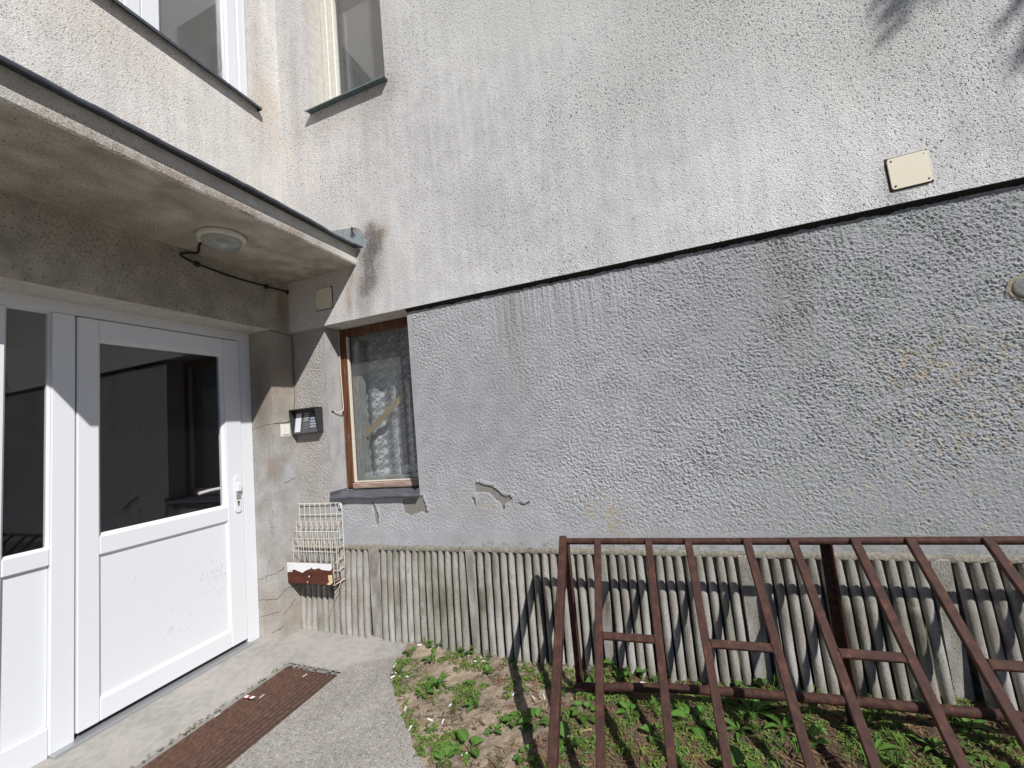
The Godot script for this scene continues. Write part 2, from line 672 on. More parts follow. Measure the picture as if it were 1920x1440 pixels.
	for j in ny:
		var up := mini(j + 1, ny - 1) * nx
		var dn := maxi(j - 1, 0) * nx
		for i in nx:
			var k := j * nx + i
			vs[k] = Vector3(x0 + i * st, y0 + j * st, ZM + hs[k])
			ns[k] = Vector3((hs[j * nx + maxi(i - 1, 0)] - hs[j * nx + mini(i + 1, nx - 1)]) / (2.0 * st), (hs[dn + i] - hs[up + i]) / (2.0 * st), 1.0).normalized()
	var ix := PackedInt32Array()
	for j in ny - 1:
		var yc := y0 + (j + 0.5) * st
		for i in nx - 1:
			var xc := x0 + (i + 0.5) * st
			if xc > wx0 and xc < wx1 and yc > wy0:
				continue
			var k := j * nx + i
			ix.append_array([k, k + nx + 1, k + 1, k, k + nx, k + nx + 1])
	var ar := []
	ar.resize(Mesh.ARRAY_MAX)
	ar[Mesh.ARRAY_VERTEX] = vs
	ar[Mesh.ARRAY_NORMAL] = ns
	ar[Mesh.ARRAY_COLOR] = cs
	ar[Mesh.ARRAY_INDEX] = ix
	var me := ArrayMesh.new()
	me.add_surface_from_arrays(Mesh.PRIMITIVE_TRIANGLES, ar)
	var mt := tiled([[0.0, Color(0.86, 0.86, 0.86)], [1.0, Color(1, 1, 1)]], 0.05, 0.4, 0.95, 0.3, 51, 1, 1, 0.0, 0.35)
	mt.vertex_color_use_as_albedo = true
	put("lower_wall", me, mt, parent)
	# the wall behind that skin, and its run to the right beyond the picture
	var mb := MB.new()
	slab_round(mb, Vector3(-2.63, -0.3, ZM - 0.26), Vector3(4.2, CAP - 0.003, ZM - 0.012), 2, wx0, wx1, wy0, CAP - 0.003)
	put("wall_core", mb.done(), M.render_plain, parent)
	mb = MB.new()
	face(mb, 2, ZM, x0 + (nx - 1) * st, 4.2, y0, CAP, [], 0, 1, 0, 1)
	put("lower_wall", mb.done(), M.render_plain, parent)


# ---------------------------------------------------------------- ribbed plinth
func rib_mesh(len: float, sd: int) -> ArrayMesh:
	var r := RandomNumberGenerator.new()
	r.seed = sd
	var mb := MB.new()
	var rows := 14
	var seg := 8
	var w := 0.0198
	var d := 0.030
	var nz := noise(FastNoiseLite.TYPE_SIMPLEX_SMOOTH, 14.0, 2, sd)
	for j in rows + 1:
		var t := float(j) / rows
		var y := -len * t
		var f := 1.0
		if j == 0:
			f = 0.25
		elif j == 1:
			f = 0.82
			y = -0.012
		for i in seg + 1:
			var a := PI * i / seg
			var q := f * (1.0 + 0.06 * nz.get_noise_2d(y * 3.0, i * 0.05))
			var p := Vector3(-cos(a) * w * q + 0.0012 * nz.get_noise_1d(y * 0.6 + 9.0), y, pow(sin(a), 0.75) * d * q)
			mb.vert(p, Vector3(-cos(a), 0.6 if j == 0 else 0.05, sin(a) + 0.05), Vector2(i * 0.008, y))
	for j in rows:
		for i in seg:
			var k := j * (seg + 1) + i
			mb.ix.append_array([k, k + 1, k + seg + 2, k, k + seg + 2, k + seg + 1])
	return mb.done()


func plinth(parent: Node) -> void:
	var p := Node3D.new()
	p.name = "plinth"
	parent.add_child(p, true)
	var mb := MB.new()
	mb.box(Vector3(-2.66, -0.35, ZM - 0.016), Vector3(4.2, 0.545, ZM - 0.008), 0.0)
	put("backing", mb.done(), M.concrete_dark, p)
	var flats := [[-2.66, -2.622], [-2.003, -1.912], [-1.262, -1.196], [-0.455, -0.385], [0.262, 0.352], [1.015, 1.095], [1.77, 1.85]]
	for f in flats:
		mb = MB.new()
		mb.box(Vector3(f[0] + 0.004, -0.3, ZM - 0.012), Vector3(f[1] - 0.004, 0.531, ZM + 0.007 + 0.01), 0.004)
		var o := put("flat_strip", mb.done(), M.concrete, p)
	var variants := [rib_mesh(0.72, 3), rib_mesh(0.72, 4), rib_mesh(0.72, 5), rib_mesh(0.72, 6)]
	var k := 0
	for s in flats.size():
		var xa: float = flats[s][1] + 0.004
		var xb: float = flats[s + 1][0] - 0.004 if s + 1 < flats.size() else 2.4
		var n := int(round((xb - xa) / 0.0508))
		for i in n:
			var x := xa + (xb - xa) * (i + 0.5) / n
			var mossy := (x > -1.62 and x < -1.22) or (x > 0.55 and x < 0.95) or (k * 13) % 9 == 2 or (k * 5) % 11 == 4
			var o := put("rib", variants[(k * 7 + k / 3) % 4], M.concrete_mossy if mossy else M.concrete, p)
			var tilt := 0.045 + 0.06 * ss(-1.5, 1.5, x)
			o.position = Vector3(x + rng.randf_range(-0.0015, 0.0015), 0.531 + rng.randf_range(-0.006, 0.004), ZM - 0.008)
			o.rotation = Vector3(-tilt, 0, rng.randf_range(-0.0025, 0.0025))
			k += 1
	# crumbled mortar along the top of the ribs
	mb = MB.new()
	var nz := noise(FastNoiseLite.TYPE_SIMPLEX_SMOOTH, 12.0, 3, 77)
	var n := 420
	for i in n + 1:
		var xx := -2.63 + 4.93 * i / n
		var jag := nz.get_noise_1d(xx)
		var jag2 := nz.get_noise_1d(xx * 2.3 + 40.0)
		mb.vert(Vector3(xx, 0.549 + 0.012 * jag, ZM + 0.002), Vector3(0.3 * jag2, 0.6, 1), Vector2(xx, 0))
		mb.vert(Vector3(xx, 0.541 + 0.006 * jag2, ZM + 0.012 + 0.010 * jag), Vector3(0.5 * jag, 0.5, 1), Vector2(xx, 0))
		mb.vert(Vector3(xx, 0.522 + 0.009 * jag2, ZM + 0.014 + 0.009 * jag2), Vector3(0.5 * jag, -0.1, 1), Vector2(xx, 0))
		mb.vert(Vector3(xx, 0.512 + 0.010 * jag, ZM - 0.006), Vector3(0, -1, 0.3), Vector2(xx, 0))
	for i in n:
		for j in 3:
			var q := i * 4 + j
			mb.ix.append_array([q, q + 4, q + 1, q + 1, q + 4, q + 5])
	put("mortar_edge", mb.done(), M.mortar, p)


# ---------------------------------------------------------------- canopy
func canopy(parent: Node) -> void:
	var p := Node3D.new()
	p.name = "canopy"
	parent.add_child(p, true)
	var xf := -1.935
	var yb := 2.525
	var z0 := ZU + 0.001
	var z1 := -0.51
	var mb := MB.new()
	# soffit, with texture along z and x
	var n := 90
	var nz := noise(FastNoiseLite.TYPE_SIMPLEX_SMOOTH, 9.0, 3, 21)
	for i in n:
		var a := lerpf(z0, z1, float(i) / n)
		var b := lerpf(z0, z1, float(i + 1) / n)
		var ea := 0.004 * nz.get_noise_1d(a)
		var eb := 0.004 * nz.get_noise_1d(b)
		var ua := (a - z0) / 1.85
		var ub := (b - z0) / 1.85
		mb.quad(Vector3(XW, yb, a), Vector3(XW, yb, b), Vector3(xf - 0.006 + eb, yb, b), Vector3(xf - 0.006 + ea, yb, a), Vector3(0, -1, 0), Vector2(ua, 0), Vector2(ub, 0), Vector2(ub, 1), Vector2(ua, 1))
	put("soffit", mb.done(), M.soffit, p)
	mb = MB.new()
	for i in n:
		var a := lerpf(z0, z1, float(i) / n)
		var b := lerpf(z0, z1, float(i + 1) / n)
		var ea := 0.004 * nz.get_noise_1d(a)
		var eb := 0.004 * nz.get_noise_1d(b)
		var ua := (a - z0) / 1.85
		var ub := (b - z0) / 1.85
		mb.quad(Vector3(xf - 0.006 + ea, yb, a), Vector3(xf - 0.006 + eb, yb, b), Vector3(xf, yb + 0.010, b), Vector3(xf, yb + 0.010, a), Vector3(1, -1, 0), Vector2(ua, 0.1), Vector2(ub, 0.1), Vector2(ub, 0.2), Vector2(ua, 0.2))
		mb.quad(Vector3(xf, yb + 0.010, a), Vector3(xf, yb + 0.010, b), Vector3(xf, 2.648, b), Vector3(xf, 2.648, a), Vector3(1, 0, 0), Vector2(ua, 0.2), Vector2(ub, 0.2), Vector2(ub, 0.9), Vector2(ua, 0.9))
	mb.box(Vector3(XW - 0.02, yb + 0.001, z0), Vector3(xf - 0.008, 2.648, z1 - 0.001), 0.0)
	put("fascia", mb.done(), M.fascia, p)
	# sheet metal on top, its front lip bent a little out of true
	mb = MB.new()
	var seg := 46
	var wob := noise(FastNoiseLite.TYPE_SIMPLEX_SMOOTH, 2.6, 3, 8)
	var prof := [Vector2(XW, 2.684), Vector2(-1.895, 2.656), Vector2(-1.884, 2.653), Vector2(-1.882, 2.646), Vector2(-1.885, 2.636), Vector2(-1.889, 2.636), Vector2(-1.8895, 2.648), Vector2(XW, 2.679)]
	for i in seg + 1:
		var z := lerpf(ZU + 0.012, -0.50, float(i) / seg)
		var o := Vector2(0.010, 0.008) * wob.get_noise_1d(z)
		for j in prof.size():
			var q: Vector2 = prof[j]
			var w := 0.0 if q.x < -2.0 else 1.0
			var d: Vector2 = prof[mini(j + 1, prof.size() - 1)] - prof[maxi(j - 1, 0)]
			mb.vert(Vector3(q.x + o.x * w, q.y + o.y * w, z), Vector3(-d.y, d.x, 0) * -1.0, Vector2(z, q.x))
	for i in seg:
		for j in prof.size() - 1:
			var q := i * prof.size() + j
			var w := q + prof.size()
			mb.ix.append_array([q, q + 1, w, q + 1, w + 1, w])
	put("flashing", mb.done(), M.zinc_dark, p)
	# upstand against the pale wall with a rusty hook
	mb = MB.new()
	mb.at(Basis(), Vector3(0, 0, ZU + 0.002))
	mb.slab(PackedVector2Array([Vector2(-2.2, 2.67), Vector2(-1.868, 2.652), Vector2(-1.862, 2.72), Vector2(-1.872, 2.765), Vector2(-1.892, 2.79), Vector2(-1.92, 2.805), Vector2(-2.2, 2.84)]), 0.006)
	put("upstand", mb.done(), M.zinc, p)
	mb = MB.new()
	mb.tube(PackedVector3Array([Vector3(-1.945, 2.80, ZU + 0.0), Vector3(-1.943, 2.80, ZU + 0.022), Vector3(-1.940, 2.79, ZU + 0.03), Vector3(-1.937, 2.765, ZU + 0.024), Vector3(-1.935, 2.745, ZU + 0.014)]), 0.006, 6)
	put("hook", mb.done(), M.rust, p)


# ---------------------------------------------------------------- entrance door
func sub(called: String, parent: Node) -> Node3D:
	var p := Node3D.new()
	p.name = numbered(called, parent)
	parent.add_child(p, true)
	return p


func entrance(parent: Node) -> void:
	var d := sub("entrance_door", parent)
	var W: Material = M.pvc
	var xb := XD - 0.075
	# fixed frame
	boxpart("door_frame", Vector3(xb, 2.066, -2.17), Vector3(XD - 0.010, 2.150, -0.30), W, d, 0.004)
	boxpart("door_frame", Vector3(xb, -0.03, -2.17), Vector3(XD - 0.010, 2.0655, -2.084), W, d, 0.004)
	boxpart("door_frame", Vector3(xb, -0.03, -0.965), Vector3(XD - 0.010, 2.0655, -0.88), W, d, 0.004)
	boxpart("mullion", Vector3(xb, -0.03, -1.206), Vector3(XD - 0.006, 2.0655, -1.118), W, d, 0.004)
	# shadow gap round the leaf
	boxpart("seal", Vector3(xb + 0.01, 0.014, -2.0838), Vector3(XD - 0.030, 2.0650, -2.0784), M.rubber, d, 0.0)
	boxpart("seal", Vector3(xb + 0.01, 0.014, -1.2106), Vector3(XD - 0.030, 2.0650, -1.2062), M.rubber, d, 0.0)
	boxpart("seal", Vector3(xb + 0.01, 2.0604, -2.0780), Vector3(XD - 0.030, 2.0656, -1.2110), M.rubber, d, 0.0)
	boxpart("seal", Vector3(xb + 0.01, -0.012, -2.0838), Vector3(XD - 0.040, 0.0116, -1.2062), M.rubber, d, 0.0)
	# side lights left of the leaf
	boxpart("door_frame", Vector3(xb, -0.03, -0.385), Vector3(XD - 0.010, 2.0655, -0.30), W, d, 0.004)
	var mb: MB
	for q in [[-1.1178, -0.9652], [-0.8798, -0.3852]]:
		boxpart("side_rail", Vector3(xb, 0.828, q[0]), Vector3(XD - 0.011, 0.906, q[1]), W, d, 0.004)
		boxpart("side_rail", Vector3(xb, -0.028, q[0]), Vector3(XD - 0.011, 0.104, q[1]), W, d, 0.004)
		boxpart("side_panel", Vector3(xb + 0.02, 0.1042, q[0] + 0.0002), Vector3(XD - 0.026, 0.8278, q[1] - 0.0002), W, d, 0.002)
		mb = MB.new()
		bead(mb, q[0] + 0.0002, q[1] - 0.0002, 0.9064, 2.0653, 0.008, XD - 0.030, XD - 0.016)
		put("glazing_bead", mb.done(), W, d)
		mb = MB.new()
		mb.box(Vector3(XD - 0.037, 0.91, q[0] + 0.003), Vector3(XD - 0.033, 2.06, q[1] - 0.003), 0.0)
		put("side_pane", mb.done(), M.door_glass, d)
	# leaf
	boxpart("leaf_stile", Vector3(xb, 0.012, -1.298), Vector3(XD, 2.060, -1.211), W, d, 0.004)
	boxpart("leaf_stile", Vector3(xb, 0.012, -2.078), Vector3(XD, 2.060, -1.967), W, d, 0.004)
	boxpart("leaf_rail", Vector3(xb, 1.951, -1.9668), Vector3(XD - 0.0006, 2.060, -1.2982), W, d, 0.004)
	boxpart("leaf_rail", Vector3(xb, 0.818, -1.9668), Vector3(XD - 0.0006, 0.911, -1.2982), W, d, 0.004)
	boxpart("leaf_rail", Vector3(xb, 0.012, -1.9668), Vector3(XD - 0.0006, 0.117, -1.2982), W, d, 0.004)
	mb = MB.new()
	mb.quad(Vector3(XD - 0.016, 0.117, -1.2982), Vector3(XD - 0.016, 0.117, -1.9668), Vector3(XD - 0.016, 0.818, -1.9668), Vector3(XD - 0.016, 0.818, -1.2982), Vector3(1, 0, 0), Vector2(0, 1), Vector2(1, 1), Vector2(1, 0), Vector2(0, 0))
	mb.box(Vector3(xb + 0.02, 0.1172, -1.9666), Vector3(XD - 0.020, 0.8178, -1.2984), 0.0)
	put("door_panel", mb.done(), M.pvc_scuffed, d)
	mb = MB.new()
	bead(mb, -1.9666, -1.2984, 0.1172, 0.8178, 0.010, XD - 0.0158, XD - 0.006)
	put("panel_bead", mb.done(), W, d)
	mb = MB.new()
	bead(mb, -1.9666, -1.2984, 0.9112, 1.9508, 0.014, XD - 0.026, XD - 0.010)
	put("glazing_bead", mb.done(), W, d)
	mb = MB.new()
	mb.box(Vector3(XD - 0.037, 0.912, -1.965), Vector3(XD - 0.033, 1.950, -1.30), 0.0)
	put("door_pane", mb.done(), M.door_glass, d)
	# sill strip and dark slit
	boxpart("threshold", Vector3(XD - 0.05, -0.05, -2.086), Vector3(XD + 0.035, -0.012, -1.118), M.alu, d, 0.003)
	# lock plate
	mb = MB.new()
	mb.at(Basis(Vector3(0, 0, -1), Vector3(0, 1, 0), Vector3(1, 0, 0)), Vector3(XD + 0.0005, 0.982, -2.034))
	var pl := PackedVector2Array()
	for i in 24:
		var t := TAU * i / 24
		pl.append(Vector2(0.021 * cos(t), 0.021 * sin(t) + (0.102 if sin(t) >= 0.0 else -0.102)))
	mb.slab(pl, 0.008)
	put("lock_plate", mb.done(), W, d)
	boxpart("lock_pull", Vector3(XD + 0.0088, 1.000, -2.052), Vector3(XD + 0.026, 1.056, -2.016), W, d, 0.005)
	boxpart("lock_shield", Vector3(XD + 0.0088, 0.952, -2.050), Vector3(XD + 0.016, 0.999, -2.018), M.alu, d, 0.003)
	mb = MB.new()
	mb.at(Basis(Vector3(0, 0, -1), Vector3(0, 1, 0), Vector3(1, 0, 0)), Vector3(XD + 0.0087, 0.93, -2.034))
	var ky := PackedVector2Array()
	for i in 15:
		var t := -PI * 0.32 + (PI + 2.0 * PI * 0.32) * i / 14
		ky.append(Vector2(0.0085 * cos(t), 0.0085 * sin(t)))
	ky.append(Vector2(-0.0045, -0.024))
	ky.append(Vector2(0.0045, -0.024))
	mb.slab(ky, 0.003)
	put("key_cylinder", mb.done(), M.brass, d)
	# lever on the inside, seen through the pane
	mb = MB.new()
	mb.tube(PackedVector3Array([Vector3(XD - 0.075, 1.03, -2.02), Vector3(XD - 0.125, 1.03, -2.02), Vector3(XD - 0.135, 1.03, -2.0), Vector3(XD - 0.135, 1.028, -1.94), Vector3(XD - 0.133, 1.022, -1.87)]), 0.011, 8)
	put("inside_lever", mb.done(), W, d)


# sloping glazing bead round an opening in the plane x = back .. front
func bead(mb: MB, za: float, zb: float, ya: float, yb: float, w: float, back: float, front: float) -> void:
	var o := [Vector3(front, ya, za), Vector3(front, ya, zb), Vector3(front, yb, zb), Vector3(front, yb, za)]
	var i := [Vector3(back, ya + w, za + w), Vector3(back, ya + w, zb - w), Vector3(back, yb - w, zb - w), Vector3(back, yb - w, za + w)]
	for k in 4:
		var l := (k + 1) % 4
		mb.quad(o[k], o[l], i[l], i[k], Vector3(1, 0, 0))
		mb.quad(i[k], i[l], i[l] - Vector3(0.012, 0, 0), i[k] - Vector3(0.012, 0, 0), Vector3(0, (ya + yb) * 0.5 - i[k].y * 0.5 - i[l].y * 0.5, (za + zb) * 0.5 - i[k].z * 0.5 - i[l].z * 0.5))


# ---------------------------------------------------------------- windows
func ground_window(parent: Node) -> void:
	var w := sub("ground_floor_window", parent)
	var zf := -2.51
	var x0 := -2.29
	var x1 := -1.563
	# outer frame of old brown wood
	boxpart("frame", Vector3(x0 + 0.001, 0.918, zf - 0.06), Vector3(x0 + 0.062, CAP - 0.005, zf), M.wood, w, 0.004)
	boxpart("frame", Vector3(x1 - 0.060, 0.918, zf - 0.06), Vector3(x1 - 0.001, CAP - 0.005, zf), M.wood, w, 0.004)
	boxpart("frame", Vector3(x0 + 0.0622, 2.075, zf - 0.06), Vector3(x1 - 0.0602, CAP - 0.005, zf - 0.001), M.wood, w, 0.004)
	boxpart("frame", Vector3(x0 + 0.0622, 0.912, zf - 0.06), Vector3(x1 - 0.0602, 0.955, zf + 0.012), M.wood_pale, w, 0.006)
	boxpart("frame_foot", Vector3(x0 + 0.002, 0.872, zf - 0.06), Vector3(x1 - 0.002, 0.909, zf - 0.004), M.paint_green, w, 0.003)
	# putty line
	var q := 0.017
	boxpart("putty", Vector3(x0 + 0.0624, 0.9552, zf - 0.03), Vector3(x0 + 0.0624 + q, 2.0745, zf - 0.004), M.putty, w, 0.005)
	boxpart("putty", Vector3(x1 - 0.0604 - q, 0.9552, zf - 0.03), Vector3(x1 - 0.0604, 2.0745, zf - 0.004), M.putty, w, 0.005)
	boxpart("putty", Vector3(x0 + 0.0796, 0.9552, zf - 0.03), Vector3(x1 - 0.0776, 0.9552 + 0.011, zf - 0.002), M.putty, w, 0.004)
	var mb := MB.new()
	mb.box(Vector3(x0 + 0.07, 0.958, zf - 0.036), Vector3(x1 - 0.068, 2.074, zf - 0.032), 0.0)
	put("pane", mb.done(), M.glass, w)
	# inner casement, greenish paint
	var zi := zf - 0.095
	boxpart("inner_casement", Vector3(x0 + 0.02, 0.93, zi - 0.045), Vector3(x0 + 0.118, 2.10, zi), M.paint_green, w, 0.004)
	boxpart("inner_casement", Vector3(x1 - 0.118, 0.93, zi - 0.045), Vector3(x1 - 0.02, 2.10, zi), M.paint_green, w, 0.004)
	boxpart("inner_casement", Vector3(x0 + 0.1182, 2.05, zi - 0.045), Vector3(x1 - 0.1182, 2.10, zi), M.paint_green, w, 0.004)
	boxpart("inner_casement", Vector3(x0 + 0.1182, 0.93, zi - 0.045), Vector3(x1 - 0.1182, 0.985, zi), M.paint_green, w, 0.004)
	# sill of grey sheet metal
	mb = MB.new()
	var p := [Vector2(zf + 0.0, 0.905), Vector2(ZM + 0.022, 0.893), Vector2(ZM + 0.034, 0.888), Vector2(ZM + 0.036, 0.878), Vector2(ZM + 0.030, 0.866), Vector2(ZM + 0.026, 0.866), Vector2(ZM + 0.028, 0.884), Vector2(zf, 0.899)]
	var n := 24
	var wob := noise(FastNoiseLite.TYPE_SIMPLEX_SMOOTH, 5.0, 2, 31)
	for i in n + 1:
		var x := lerpf(x0 + 0.002, x1 - 0.002, float(i) / n)
		for j in p.size():
			var d: Vector2 = p[mini(j + 1, p.size() - 1)] - p[maxi(j - 1, 0)]
			var o := 0.006 * wob.get_noise_1d(x) * (0.0 if j == 0 or j == p.size() - 1 else 1.0)
			mb.vert(Vector3(x, p[j].y + o, p[j].x), Vector3(0, d.x, -d.y), Vector2(x, j * 0.02))
	for i in n:
		for j in p.size() - 1:
			var k := i * p.size() + j
			mb.ix.append_array([k, k + p.size(), k + 1, k + 1, k + p.size(), k + p.size() + 1])
	for xx: float in [x0 + 0.0, x1 - 0.006]:
		mb.box(Vector3(xx, 0.872, zf + 0.005), Vector3(xx + 0.006, 0.922, ZM + 0.034), 0.002)
	put("sill", mb.done(), M.zinc_sill, w)
	# strip of yellowed tape across the inner pane
	mb = MB.new()
	mb.bar(Vector3(x0 + 0.11, 1.30, zi - 0.003), Vector3(x1 - 0.12, 1.66, zi - 0.003), 0.046, 0.002, Vector3(0.6, -1, 0).normalized(), 0.0)
	put("tape_strip", mb.done(), M.tape, w)
	# smooth reveals
	mb = MB.new()
	boxpart("reveal", Vector3(x0 - 0.004, 0.862, -2.58), Vector3(x0 + 0.0015, CAP - 0.002, ZM + 0.0005), M.reveal, w, 0.001)
	boxpart("reveal", Vector3(x1 - 0.0015, 0.862, -2.58), Vector3(x1 + 0.004, CAP - 0.002, ZM + 0.0005), M.reveal, w, 0.001)


func upper_windows(parent: Node) -> void:
	# in the wall facing us
	var w := sub("upper_window", parent)
	var x0 := -2.288
	var x1 := -1.585
	var zf := -2.50
	var ya := 3.82
	var yb := 5.25
	for q in [[x0 + 0.002, x0 + 0.062], [x1 - 0.062, x1 - 0.002]]:
		boxpart("frame", Vector3(q[0], ya, zf - 0.07), Vector3(q[1], yb, zf), M.cream_paint, w, 0.004)
	boxpart("frame", Vector3(x0 + 0.0622, yb - 0.06, zf - 0.07), Vector3(x1 - 0.0622, yb, zf - 0.001), M.cream_paint, w, 0.004)
	boxpart("frame", Vector3(x0 + 0.0622, ya, zf - 0.07), Vector3(x1 - 0.0622, ya + 0.06, zf - 0.001), M.cream_paint, w, 0.004)
	for q in [[x0 + 0.0624, x0 + 0.115], [x1 - 0.115, x1 - 0.0624]]:
		boxpart("sash", Vector3(q[0], ya + 0.0602, zf - 0.07), Vector3(q[1], yb - 0.0602, zf - 0.018), M.cream_paint, w, 0.006)
	boxpart("sash", Vector3(x0 + 0.1152, ya + 0.0602, zf - 0.07), Vector3(x1 - 0.1152, ya + 0.11, zf - 0.019), M.cream_paint, w, 0.006)
	boxpart("pane", Vector3(x0 + 0.11, ya + 0.1, zf - 0.050), Vector3(x1 - 0.11, yb - 0.055, zf - 0.046), M.glass, w, 0.0)
	boxpart("pane", Vector3(x0 + 0.11, ya + 0.1, zf - 0.11), Vector3(x1 - 0.11, yb - 0.055, zf - 0.106), M.glass, w, 0.0)
	sill_z(w, x0 - 0.0, x1 + 0.022, zf, ZU + 0.052, 3.816)
	# in the wall above the canopy
	w = sub("upper_window", parent)
	var xf := -2.655
	ya = 3.846
	for q in [[-2.112, -2.045], [-1.43, -1.35], [-0.76, -0.70]]:
		boxpart("frame", Vector3(xf - 0.07, ya, q[0]), Vector3(xf, yb, q[1]), M.pvc, w, 0.006)
	boxpart("frame", Vector3(xf - 0.07, ya, -2.0448), Vector3(xf - 0.001, ya + 0.03, -1.4302), M.pvc, w, 0.004)
	boxpart("frame", Vector3(xf - 0.07, ya, -1.3498), Vector3(xf - 0.001, ya + 0.03, -0.7602), M.pvc, w, 0.004)
	for q in [[-2.0448, -1.962], [-1.54, -1.4302], [-1.3498, -1.27], [-0.84, -0.7602]]:
		boxpart("sash", Vector3(xf - 0.07, ya + 0.0302, q[0]), Vector3(xf - 0.010, yb, q[1]), M.pvc, w, 0.010)
	for q in [[-1.9618, -1.5402], [-1.2698, -0.8402]]:
		boxpart("sash", Vector3(xf - 0.07, ya + 0.0302, q[0]), Vector3(xf - 0.011, ya + 0.078, q[1]), M.pvc, w, 0.010)
		boxpart("pane", Vector3(xf - 0.044, ya + 0.07, q[0] - 0.006), Vector3(xf - 0.040, yb - 0.002, q[1] + 0.006), M.glass, w, 0.0)
		boxpart("pane", Vector3(xf - 0.064, ya + 0.07, q[0] - 0.006), Vector3(xf - 0.060, yb - 0.002, q[1] + 0.006), M.glass, w, 0.0)
	var mb := MB.new()
	var p := [Vector2(xf, 3.868), Vector2(-2.562, 3.832), Vector2(-2.553, 3.826), Vector2(-2.553, 3.806), Vector2(-2.557, 3.806), Vector2(-2.558, 3.822), Vector2(xf, 3.862)]
	for z: float in [-2.140, -0.6]:
		for j in p.size():
			var d: Vector2 = p[mini(j + 1, p.size() - 1)] - p[maxi(j - 1, 0)]
			mb.vert(Vector3(p[j].x, p[j].y, z), Vector3(-d.y, d.x, 0), Vector2(z, j * 0.02))
	for j in p.size() - 1:
		var k := j
		var m := j + p.size()
		mb.ix.append_array([k, k + 1, m, k + 1, m + 1, m])
	mb.box(Vector3(xf + 0.005, 3.81, -2.146), Vector3(-2.556, 3.84, -2.140), 0.002)
	put("sill", mb.done(), M.zinc_dark, w)


func sill_z(w: Node, x0: float, x1: float, zb: float, zf: float, y: float) -> void:
	var mb := MB.new()
	var p := [Vector2(zb, y + 0.03), Vector2(zf - 0.008, y + 0.004), Vector2(zf, y), Vector2(zf + 0.001, y - 0.010), Vector2(zf - 0.003, y - 0.010), Vector2(zf - 0.004, y - 0.003), Vector2(zb, y + 0.024)]
	for x: float in [x0, x1]:
		for j in p.size():
			var d: Vector2 = p[mini(j + 1, p.size() - 1)] - p[maxi(j - 1, 0)]
			mb.vert(Vector3(x, p[j].y, p[j].x), Vector3(0, d.x, -d.y), Vector2(x, j * 0.02))
	for j in p.size() - 1:
		var k := j
		var m := j + p.size()
		mb.ix.append_array([k, m, k + 1, k + 1, m, m + 1])
	put("sill", mb.done(), M.zinc_green, w)


